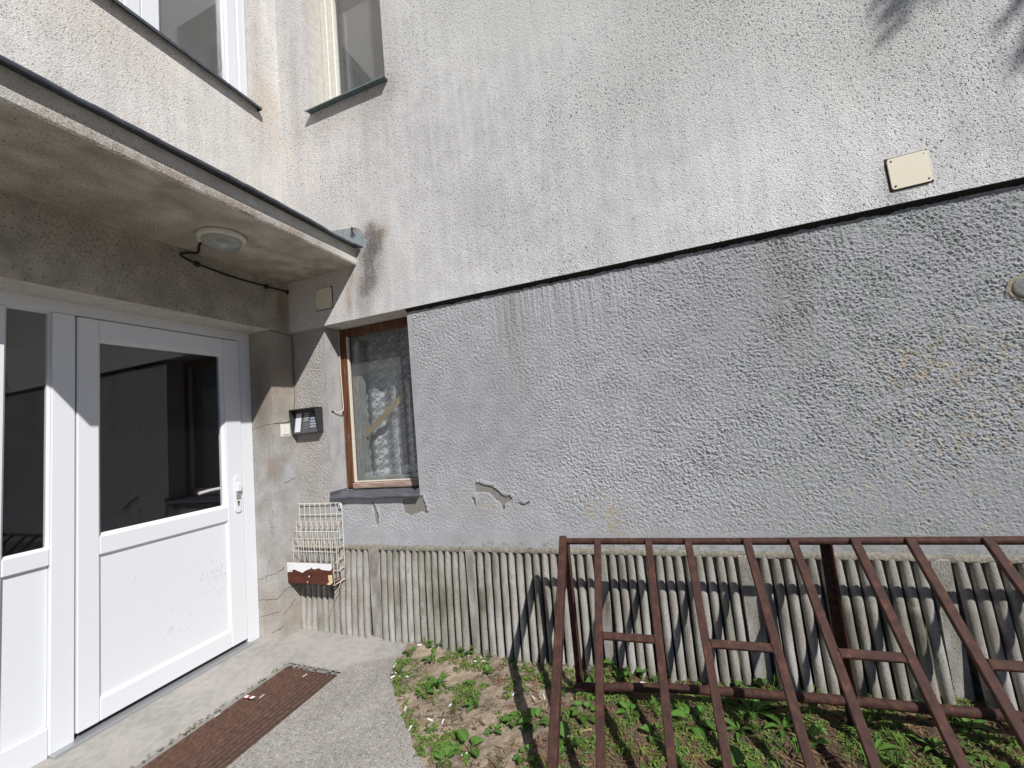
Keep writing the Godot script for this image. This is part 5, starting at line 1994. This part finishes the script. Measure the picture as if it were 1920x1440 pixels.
func materials() -> void:
	M.render_plain = tiled([[0.0, Color(0.54, 0.54, 0.55)], [0.5, Color(0.60, 0.60, 0.61)], [1.0, Color(0.67, 0.66, 0.65)]], 0.02, 0.8, 0.95, 0.9, 201, 1, 1, 0.12, 0.16)
	M.pillar = tiled([[0.0, Color(0.50, 0.46, 0.42)], [0.45, Color(0.62, 0.59, 0.55)], [0.7, Color(0.66, 0.645, 0.63)], [1.0, Color(0.72, 0.68, 0.62)]], 0.012, 0.9, 0.92, 0.25, 211, 1, 1.6, 0.10, 0.14)
	M.reveal = tiled([[0.0, Color(0.60, 0.59, 0.59)], [0.5, Color(0.67, 0.665, 0.665)], [1.0, Color(0.72, 0.70, 0.68)]], 0.01, 0.8, 0.9, 0.12, 221, 1, 2.0, 0.06, 0.16)
	M.concrete = tiled([[0.0, Color(0.37, 0.355, 0.325)], [0.3, Color(0.52, 0.50, 0.465)], [0.6, Color(0.605, 0.59, 0.565)], [0.85, Color(0.68, 0.67, 0.655)], [1.0, Color(0.48, 0.49, 0.43)]], 0.012, 0.75, 0.95, 0.28, 231, 1, 3.0, 0.16, 0.22)
	M.upper_core = tiled([[0.0, Color(0.74, 0.72, 0.69)], [1.0, Color(0.83, 0.815, 0.795)]], 0.02, 0.8, 0.95, 0.3, 236, 1, 1, 0.06, 0.16)
	M.concrete_mossy = tiled([[0.0, Color(0.36, 0.345, 0.305)], [0.3, Color(0.49, 0.475, 0.43)], [0.55, Color(0.57, 0.56, 0.525)], [0.8, Color(0.65, 0.64, 0.615)], [0.92, Color(0.47, 0.485, 0.41)], [1.0, Color(0.39, 0.42, 0.33)]], 0.013, 0.7, 0.95, 0.3, 233, 1, 3.5, 0.17, 0.22)
	M.concrete_dark = tiled([[0.0, Color(0.36, 0.34, 0.30)], [1.0, Color(0.50, 0.48, 0.43)]], 0.03, 0.6, 0.95, 0.4, 241)
	M.mortar = tiled([[0.0, Color(0.43, 0.41, 0.365)], [0.5, Color(0.565, 0.545, 0.495)], [1.0, Color(0.67, 0.65, 0.60)]], 0.04, 0.4, 1.0, 0.8, 251, 1, 1, 0.18, 0.18)
	M.zinc_dark = tiled([[0.0, Color(0.30, 0.32, 0.35)], [1.0, Color(0.42, 0.44, 0.47)]], 0.02, 0.5, 0.5, 0.05, 261)
	M.zinc_dark.metallic = 0.6
	M.zinc = tiled([[0.0, Color(0.52, 0.56, 0.58)], [0.6, Color(0.62, 0.66, 0.68)], [1.0, Color(0.66, 0.66, 0.62)]], 0.015, 0.5, 0.5, 0.05, 271, 1, 3.0)
	M.zinc.metallic = 0.4
	M.zinc_sill = tiled([[0.0, Color(0.30, 0.31, 0.33)], [0.7, Color(0.44, 0.45, 0.48)], [0.85, Color(0.50, 0.50, 0.53)], [1.0, Color(0.46, 0.30, 0.24)]], 0.02, 0.4, 0.55, 0.12, 281, 4, 1)
	M.zinc_sill.metallic = 0.3
	M.zinc_green = tiled([[0.0, Color(0.38, 0.43, 0.44)], [1.0, Color(0.50, 0.56, 0.57)]], 0.02, 0.5, 0.5, 0.05, 291)
	M.zinc_green.metallic = 0.3
	M.rust = tiled([[0.0, Color(0.165, 0.12, 0.112)], [0.35, Color(0.255, 0.175, 0.155)], [0.6, Color(0.30, 0.20, 0.172)], [0.8, Color(0.36, 0.235, 0.185)], [1.0, Color(0.48, 0.35, 0.275)]], 0.03, 0.6, 0.72, 0.08, 301, 1, 1, 0.12, 0.25)
	M.rust_mat = tiled([[0.0, Color(0.235, 0.18, 0.158)], [0.4, Color(0.345, 0.258, 0.222)], [0.7, Color(0.40, 0.30, 0.255)], [1.0, Color(0.46, 0.37, 0.325)]], 0.025, 0.4, 0.85, 0.15, 311, 1, 1, 0.15, 0.2)
	M.pvc = std(Color(0.735, 0.752, 0.785), 0.32)
	M.pvc_scuffed = scuffed()
	M.rubber = std(Color(0.018, 0.018, 0.020), 0.7)
	M.alu = std(Color(0.42, 0.43, 0.44), 0.4, 0.5)
	M.brass = std(Color(0.28, 0.18, 0.08), 0.4, 0.6)
	M.door_glass = std(Color(0.04, 0.04, 0.045), 0.02)
	M.door_glass.transparency = BaseMaterial3D.TRANSPARENCY_ALPHA
	M.door_glass.albedo_color.a = 0.05
	M.door_glass.metallic_specular = 0.5
	M.glass = std(Color(0.5, 0.52, 0.52), 0.02)
	M.glass.transparency = BaseMaterial3D.TRANSPARENCY_ALPHA
	M.glass.albedo_color.a = 0.07
	M.glass.metallic_specular = 0.5
	M.wood = tiled([[0.0, Color(0.24, 0.155, 0.11)], [0.4, Color(0.37, 0.235, 0.16)], [0.7, Color(0.44, 0.295, 0.195)], [0.86, Color(0.42, 0.36, 0.30)], [1.0, Color(0.58, 0.54, 0.47)]], 0.035, 0.5, 0.65, 0.1, 321, 1, 12.0, 0.08, 0.2)
	M.wood_pale = tiled([[0.0, Color(0.50, 0.41, 0.36)], [0.5, Color(0.66, 0.57, 0.52)], [1.0, Color(0.76, 0.70, 0.65)]], 0.03, 0.4, 0.8, 0.08, 331, 8.0, 1)
	M.paint_green = tiled([[0.0, Color(0.36, 0.385, 0.365)], [0.6, Color(0.47, 0.50, 0.485)], [1.0, Color(0.62, 0.63, 0.59)]], 0.03, 0.4, 0.6, 0.1, 341, 1, 4.0, 0.08)
	M.putty = tiled([[0.0, Color(0.72, 0.68, 0.62)], [1.0, Color(0.86, 0.83, 0.78)]], 0.04, 0.3, 0.8, 0.15, 351)
	M.tape = std(Color(0.25, 0.205, 0.105), 0.6)
	M.cream_paint = tiled([[0.0, Color(0.80, 0.785, 0.74)], [1.0, Color(0.875, 0.865, 0.83)]], 0.02, 0.5, 0.5, 0.05, 361)
	M.far_ground = tiled([[0.0, Color(0.42, 0.42, 0.33)], [0.5, Color(0.50, 0.48, 0.40)], [1.0, Color(0.56, 0.54, 0.50)]], 0.02, 4.0, 1.0, 0.0, 371)
	M.dirt_shade = tiled([[0.0, Color(0.10, 0.095, 0.09)], [1.0, Color(0.24, 0.23, 0.22)]], 0.04, 0.3, 0.95, 0.3, 375)
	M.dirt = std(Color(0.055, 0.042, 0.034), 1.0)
	M.wire = std(Color(0.70, 0.68, 0.63), 0.5)
	M.wire_rusty = tiled([[0.0, Color(0.84, 0.82, 0.78)], [0.55, Color(0.82, 0.78, 0.72)], [0.72, Color(0.62, 0.42, 0.30)], [1.0, Color(0.45, 0.26, 0.17)]], 0.08, 0.25, 0.7, 0.0, 381)
	M.card = tiled([[0.0, Color(0.27, 0.135, 0.10)], [0.6, Color(0.36, 0.19, 0.14)], [1.0, Color(0.42, 0.24, 0.18)]], 0.02, 0.5, 0.55, 0.03, 391, 6.0, 1)
	M.paper = std(Color(0.80, 0.80, 0.80), 0.7)
	M.paper_old = tiled([[0.0, Color(0.62, 0.36, 0.18)], [0.4, Color(0.86, 0.78, 0.62)], [1.0, Color(0.90, 0.87, 0.80)]], 0.06, 0.2, 0.8, 0.0, 401)
	M.red_paper = std(Color(0.50, 0.03, 0.05), 0.4)
	M.intercom = std(Color(0.040, 0.041, 0.045), 0.45)
	M.intercom_face = std(Color(0.105, 0.108, 0.112), 0.5)
	M.name_list = std(Color(0.72, 0.72, 0.78), 0.4)
	M.label = std(Color(0.42, 0.46, 0.50), 0.4)
	M.speaker = std(Color(0.20, 0.20, 0.18), 0.6)
	M.red_display = std(Color(0.07, 0.012, 0.012), 0.2)
	M.key = std(Color(0.34, 0.38, 0.45), 0.4)
	M.cream = std(Color(0.74, 0.72, 0.62), 0.4)
	M.white_plastic = std(Color(0.74, 0.745, 0.72), 0.4)
	M.cream_plate = std(Color(0.76, 0.705, 0.555), 0.5)
	M.dark_metal = std(Color(0.06, 0.055, 0.05), 0.5, 0.3)
	M.broken_render = tiled([[0.0, Color(0.56, 0.52, 0.44)], [1.0, Color(0.74, 0.69, 0.59)]], 0.05, 0.3, 1.0, 0.6, 411)
	M.lamp_ring = std(Color(0.62, 0.61, 0.54), 0.45)
	M.lamp_glass = std(Color(0.40, 0.43, 0.42), 0.16)
	M.lamp_glass.transparency = BaseMaterial3D.TRANSPARENCY_ALPHA
	M.lamp_glass.albedo_color.a = 0.45
	M.cap_grey = tiled([[0.0, Color(0.46, 0.47, 0.45)], [1.0, Color(0.60, 0.61, 0.59)]], 0.03, 0.3, 0.95, 0.4, 415)
	M.cable_brown = std(Color(0.20, 0.16, 0.12), 0.7)
	M.wire_pale = std(Color(0.66, 0.58, 0.44), 0.6)
	M.room = std(Color(0.30, 0.29, 0.28), 0.9)
	M.hall = std(Color(0.24, 0.235, 0.225), 0.8)
	M.bark = std(Color(0.10, 0.07, 0.05), 1.0)
	M.needles = std(Color(0.03, 0.055, 0.02), 0.7)
	M.leaf = std(Color.WHITE, 0.5)
	M.leaf.vertex_color_use_as_albedo = true
	M.leaf.cull_mode = BaseMaterial3D.CULL_DISABLED
	M.leaf.backlight_enabled = true
	M.leaf.backlight = Color(0.35, 0.5, 0.12)
	M.scattered = std(Color.WHITE, 0.8)
	M.scattered.vertex_color_use_as_albedo = true
	M.scattered.cull_mode = BaseMaterial3D.CULL_DISABLED
	M.butt = std(Color(0.76, 0.74, 0.70), 0.8)
	M.pebble = tiled([[0.0, Color(0.62, 0.60, 0.57)], [1.0, Color(0.76, 0.74, 0.70)]], 0.05, 0.1, 0.9, 0.05, 421)
	M.chip = std(Color(0.36, 0.25, 0.14), 0.9)
	M.lace = lace_material()
	M.path = path_material()
	# pale scraped plaster: stains given from the upper left corner of each face
	M.upper_wall = plaster(4.35, 3.3, 410.0, Vector3(0.815, 0.812, 0.808), 501, PackedFloat32Array([0.03, -0.02, 0.292, 0.50, 0.07]), [
		# soot below the end of the gutter sheet
		[0.79, 2.78, 0.085, 0.13, 1.15, 0.40, 0.39, 0.40], [0.77, 2.96, 0.075, 0.13, 1.0, 0.48, 0.47, 0.47], [0.70, 3.14, 0.06, 0.14, 0.75, 0.52, 0.50, 0.49], [0.86, 2.70, 0.08, 0.06, 0.5, 0.66, 0.54, 0.42],
		# rusty run at the edge of the canopy shadow
		[0.565, 3.14, 0.022, 0.10, 0.8, 0.66, 0.50, 0.38], [0.60, 2.98, 0.02, 0.08, 0.45, 0.70, 0.56, 0.44],
		# below the upper window
		[0.45, 1.72, 0.32, 0.10, 0.28, 0.80, 0.71, 0.64], [0.86, 1.75, 0.12, 0.14, 0.28, 0.74, 0.67, 0.62], [0.80, 1.95, 0.035, 0.28, 0.26, 0.74, 0.66, 0.60], [1.05, 1.65, 0.06, 0.10, 0.45, 0.66, 0.60, 0.55],
		# pinkish bloom in the corner and a run beside it
		[0.10, 2.1, 0.65, 1.2, 0.30, 0.95, 0.88, 0.82], [0.16, 1.4, 0.05, 0.6, 0.30, 0.72, 0.70, 0.69], [0.30, 2.9, 0.35, 0.3, 0.35, 0.86, 0.74, 0.66], [1.0, 0.9, 0.12, 0.7, 0.25, 0.72, 0.70, 0.68],
		# weathered areas and soft darker patches of the open wall
		[1.9, 0.9, 0.6, 0.7, 0.26, 0.78, 0.78, 0.74], [2.7, 1.1, 0.9, 0.6, 0.32, 0.74, 0.755, 0.70], [3.3, 1.9, 0.6, 0.6, 0.26, 0.77, 0.78, 0.73], [1.65, 2.72, 0.18, 0.22, 0.30, 0.76, 0.76, 0.76], [2.55, 2.3, 0.4, 0.3, 0.14, 0.8, 0.8, 0.76], [3.75, 2.55, 0.3, 0.25, 0.24, 0.76, 0.76, 0.70], [4.0, 2.1, 0.35, 0.3, 0.22, 0.78, 0.78, 0.73], [3.72, 3.22, 0.04, 0.09, 0.55, 0.5, 0.5, 0.48]], 0.75)
	M.side_wall = plaster(1.85, 2.9, 400.0, Vector3(0.835, 0.82, 0.803), 521, PackedFloat32Array([0.0, 0.02, 0.26, 0.45, 0.06]), [
		[0.35, 0.95, 0.35, 0.12, 0.25, 0.84, 0.70, 0.58], [0.8, 1.08, 0.5, 0.07, 0.34, 0.84, 0.70, 0.58], [0.10, 1.15, 0.14, 0.24, 0.35, 0.80, 0.72, 0.66], [0.18, 0.5, 0.05, 0.5, 0.40, 0.70, 0.69, 0.68], [1.1, 1.3, 0.3, 0.2, 0.22, 0.85, 0.76, 0.68], [0.2, 2.1, 0.3, 0.3, 0.25, 0.86, 0.78, 0.72]], 0.75)
	M.pillar_face = plaster(0.41, 2.23, 460.0, Vector3(0.675, 0.65, 0.615), 531, PackedFloat32Array([0.0, -0.04, 0.22, 0.4, 0.2]), [
		# flat grey paint below the cable, worn through to brown render in places
		[0.2, 1.12, 0.3, 0.36, 1.0, 0.93, 0.97, 1.04], [0.2, 1.7, 0.3, 0.4, 0.7, 0.92, 0.95, 1.0], [0.15, 0.95, 0.06, 0.05, 0.5, 0.86, 0.74, 0.62], [0.17, 1.02, 0.04, 0.07, 0.6, 0.84, 0.72, 0.58], [0.1, 1.9, 0.12, 0.12, 0.5, 0.80, 0.75, 0.68], [0.3, 2.0, 0.1, 0.1, 0.45, 0.88, 0.80, 0.72], [0.1, 0.3, 0.2, 0.3, 0.35, 0.76, 0.70, 0.64], [0.08, 0.5, 0.08, 0.3, 0.7, 0.66, 0.63, 0.60], [0.3, 0.3, 0.12, 0.3, 0.5, 0.78, 0.73, 0.68]], 0.45)
	cracks(M.pillar_face)
	M.soffit = plaster(1.85, 0.67, 460.0, Vector3(0.735, 0.71, 0.67), 541, PackedFloat32Array([0.0, 0.0, 0.25, 0.36, 0.30]), [
		[0.6, 0.1, 0.5, 0.12, 0.35, 0.66, 0.60, 0.54], [1.2, 0.15, 0.4, 0.2, 0.35, 0.64, 0.59, 0.54], [0.3, 0.5, 0.3, 0.2, 0.25, 0.8, 0.72, 0.62], [1.5, 0.5, 0.3, 0.2, 0.3, 0.7, 0.66, 0.6], [0.9, 0.5, 0.25, 0.1, 0.3, 0.74, 0.68, 0.6]], 0.7)
	M.fascia = plaster(1.85, 0.16, 500.0, Vector3(0.80, 0.785, 0.765), 561, PackedFloat32Array([0.0, 0.0, 0.18, 0.35, 0.15]), [
		[0.30, 0.05, 0.05, 0.05, 0.4, 0.82, 0.77, 0.72], [0.55, 0.04, 0.12, 0.04, 0.3, 0.82, 0.78, 0.73], [0.95, 0.05, 0.2, 0.04, 0.3, 0.80, 0.75, 0.70], [1.4, 0.05, 0.3, 0.05, 0.4, 0.76, 0.71, 0.66], [0.35, 0.035, 0.22, 0.03, 0.6, 0.56, 0.52, 0.49], [0.8, 0.03, 0.28, 0.03, 0.55, 0.54, 0.50, 0.47], [1.3, 0.035, 0.3, 0.035, 0.65, 0.54, 0.50, 0.47]], 0.5)  # last three: brown smudges that also paint the shade under the lip darker
	M.lintel = plaster(1.85, 0.42, 460.0, Vector3(0.70, 0.675, 0.635), 581, PackedFloat32Array([0.0, 0.03, 0.25, 0.36, 0.30]), [
		[0.5, 0.2, 0.6, 0.2, 0.22, 0.58, 0.53, 0.47], [1.2, 0.15, 0.7, 0.2, 0.24, 0.56, 0.51, 0.46], [0.05, 0.25, 0.05, 0.2, 0.4, 0.62, 0.5, 0.4], [0.9, 0.33, 0.3, 0.06, 0.4, 0.9, 0.92, 0.92], [1.0, 0.40, 0.7, 0.03, 0.4, 1.15, 1.05, 0.95]], 0.7)


# ---------------------------------------------------------------- the scene
func _ready() -> void:
	rng.seed = 20240611
	var cam := Camera3D.new()
	cam.name = "camera"
	cam.fov = 86.36
	cam.near = 0.05
	cam.far = 300.0
	cam.transform = Transform3D(Basis(Vector3(0.934755, -0.093482, -0.342774), Vector3(0.118488, 0.991556, 0.052702), Vector3(0.334953, -0.089879, 0.937938)), Vector3(0, 1.3043, 0))
	add_child(cam)
	cam.current = true
	var sun := DirectionalLight3D.new()
	sun.name = "sun"
	sun.light_color = Color(1.0, 0.99, 0.975)
	sun.light_energy = 1.56
	sun.light_angular_distance = 0.5
	sun.shadow_enabled = true
	add_child(sun)
	sun.look_at_from_position(Vector3.ZERO, Vector3(-0.823, -1.0, -0.72), Vector3.UP)
	var env := Environment.new()
	var sky := Sky.new()
	var ps := ProceduralSkyMaterial.new()
	ps.sky_top_color = Color(0.28, 0.47, 0.78)
	ps.sky_horizon_color = Color(0.72, 0.81, 0.90)
	ps.sky_curve = 0.12
	ps.ground_bottom_color = Color(0.35, 0.33, 0.29)
	ps.ground_horizon_color = Color(0.62, 0.66, 0.68)
	sky.sky_material = ps
	env.background_mode = Environment.BG_SKY
	env.sky = sky
	env.background_energy_multiplier = 0.42
	env.ambient_light_source = Environment.AMBIENT_SOURCE_SKY
	env.tonemap_mode = Environment.TONE_MAPPER_LINEAR
	env.tonemap_exposure = 1.0
	env.sdfgi_enabled = true
	env.ssao_enabled = true
	env.ssil_enabled = true
	var we := WorldEnvironment.new()
	we.name = "world_environment"
	we.environment = env
	add_child(we)
	soil_noise = noise(FastNoiseLite.TYPE_SIMPLEX_SMOOTH, 3.5, 3, 41)
	soil_fine = noise(FastNoiseLite.TYPE_SIMPLEX_SMOOTH, 22.0, 3, 42)
	materials()
	ground()
	var b := thing("apartment_building", "weathered plastered apartment block, pale upper walls over a rough grey base with ribbed plinth", "building")
	# pale wall facing us
	var wu := [-2.288, -1.585, 3.822, 5.25]
	var mb := MB.new()
	face(mb, 2, ZU, XW, 4.2, CAP, 9.5, [wu], XW, 4.35, CAP + 3.3, 3.3)
	put("upper_wall", mb.done(), M.upper_wall, b)
	mb = MB.new()
	slab_round(mb, Vector3(-2.604, CAP, -2.63), Vector3(4.2, 9.5, ZU - 0.004), 2, wu[0], wu[1], wu[2], wu[3])
	put("wall_core", mb.done(), M.upper_core, b)
	# wall with the door and the canopy
	var ws := [-2.112, -0.70, 3.845, 5.25]
	mb = MB.new()
	face(mb, 0, XW, ZU + 0.0, 1.6, 2.60, 9.5, [ws], ZU, 1.85, 5.0, 2.9)
	put("side_wall", mb.done(), M.side_wall, b)
	mb = MB.new()
	face(mb, 0, XW, ZU + 0.0, 1.6, 2.13, 2.60, [], ZU, 1.85, 2.535, 0.42)
	put("lintel", mb.done(), M.lintel, b)
	mb = MB.new()
	slab_round(mb, Vector3(-2.87, 2.13, -2.36), Vector3(XW - 0.004, 9.5, 1.6), 0, ws[0], ws[1], ws[2], ws[3])
	put("wall_core", mb.done(), M.upper_core, b)
	mb = MB.new()
	mb.box(Vector3(-2.87, -0.3, -2.378), Vector3(-2.612, 2.1295, -2.172), 0.0)
	put("pillar_core", mb.done(), M.pillar, b)
	mb = MB.new()
	mb.quad(Vector3(-2.815, -0.1, -2.170), Vector3(-2.610, -0.1, -2.170), Vector3(-2.610, 2.1295, -2.170), Vector3(-2.815, 2.1295, -2.170), Vector3(0, 0, 1), Vector2(0, 1), Vector2(0.5, 1), Vector2(0.5, 0), Vector2(0, 0))
	mb.quad(Vector3(-2.610, -0.1, -2.170), Vector3(-2.610, -0.1, -2.378), Vector3(-2.610, 2.1295, -2.378), Vector3(-2.610, 2.1295, -2.170), Vector3(1, 0, 0), Vector2(0.5, 1), Vector2(1, 1), Vector2(1, 0), Vector2(0.5, 0))
	put("pillar", mb.done(), M.pillar_face, b)
	boxpart("pillar", Vector3(-2.87, -0.3, -0.298), Vector3(-2.612, 2.1295, 1.6), M.pillar, b, 0.0)
	dirt_shade_strip(b)
	lower_wall(b)
	plinth(b)
	canopy(b)
	entrance(b)
	ground_window(b)
	upper_windows(b)
	room(Vector3(-6.5, -0.1, -3.4), Vector3(-2.872, 2.6, 0.4), 1, M.hall, b)
	room(Vector3(-2.58, 0.2, -5.0), Vector3(-0.6, 2.11, -2.632), 5, M.room, b)
	room(Vector3(-2.58, 3.0, -5.5), Vector3(-0.6, 5.6, -2.632), 5, M.room, b)
	room(Vector3(-6.0, 3.0, -2.3), Vector3(-2.872, 5.6, 0.4), 1, M.room, b)
	# lace curtain behind the ground floor window
	mb = MB.new()
	var n := 60
	for i in n + 1:
		var u := float(i) / n
		var x := lerpf(-2.34, -1.52, u)
		var z := -2.690 + 0.014 * sin(u * 29.0 + 0.8 * sin(u * 7.0)) + 0.007 * sin(u * 71.0)
		for y: float in [0.84, 2.09]:
			mb.vert(Vector3(x, y, z), Vector3(-0.75 * cos(u * 29.0 + 0.8 * sin(u * 7.0)), 0, 1), Vector2(x / 0.15, -y / 0.15))
	for i in n:
		mb.ix.append_array([i * 2, i * 2 + 1, i * 2 + 2, i * 2 + 1, i * 2 + 3, i * 2 + 2])
	var lc := put("lace_curtain", mb.done(), M.lace)
	tag(lc, "white flowered lace curtain behind the brown ground floor window", "curtain")
	fittings()
	wire_rack()
	foot_grate()
	bike_rack()
	plants()
	litter()
	conifer()
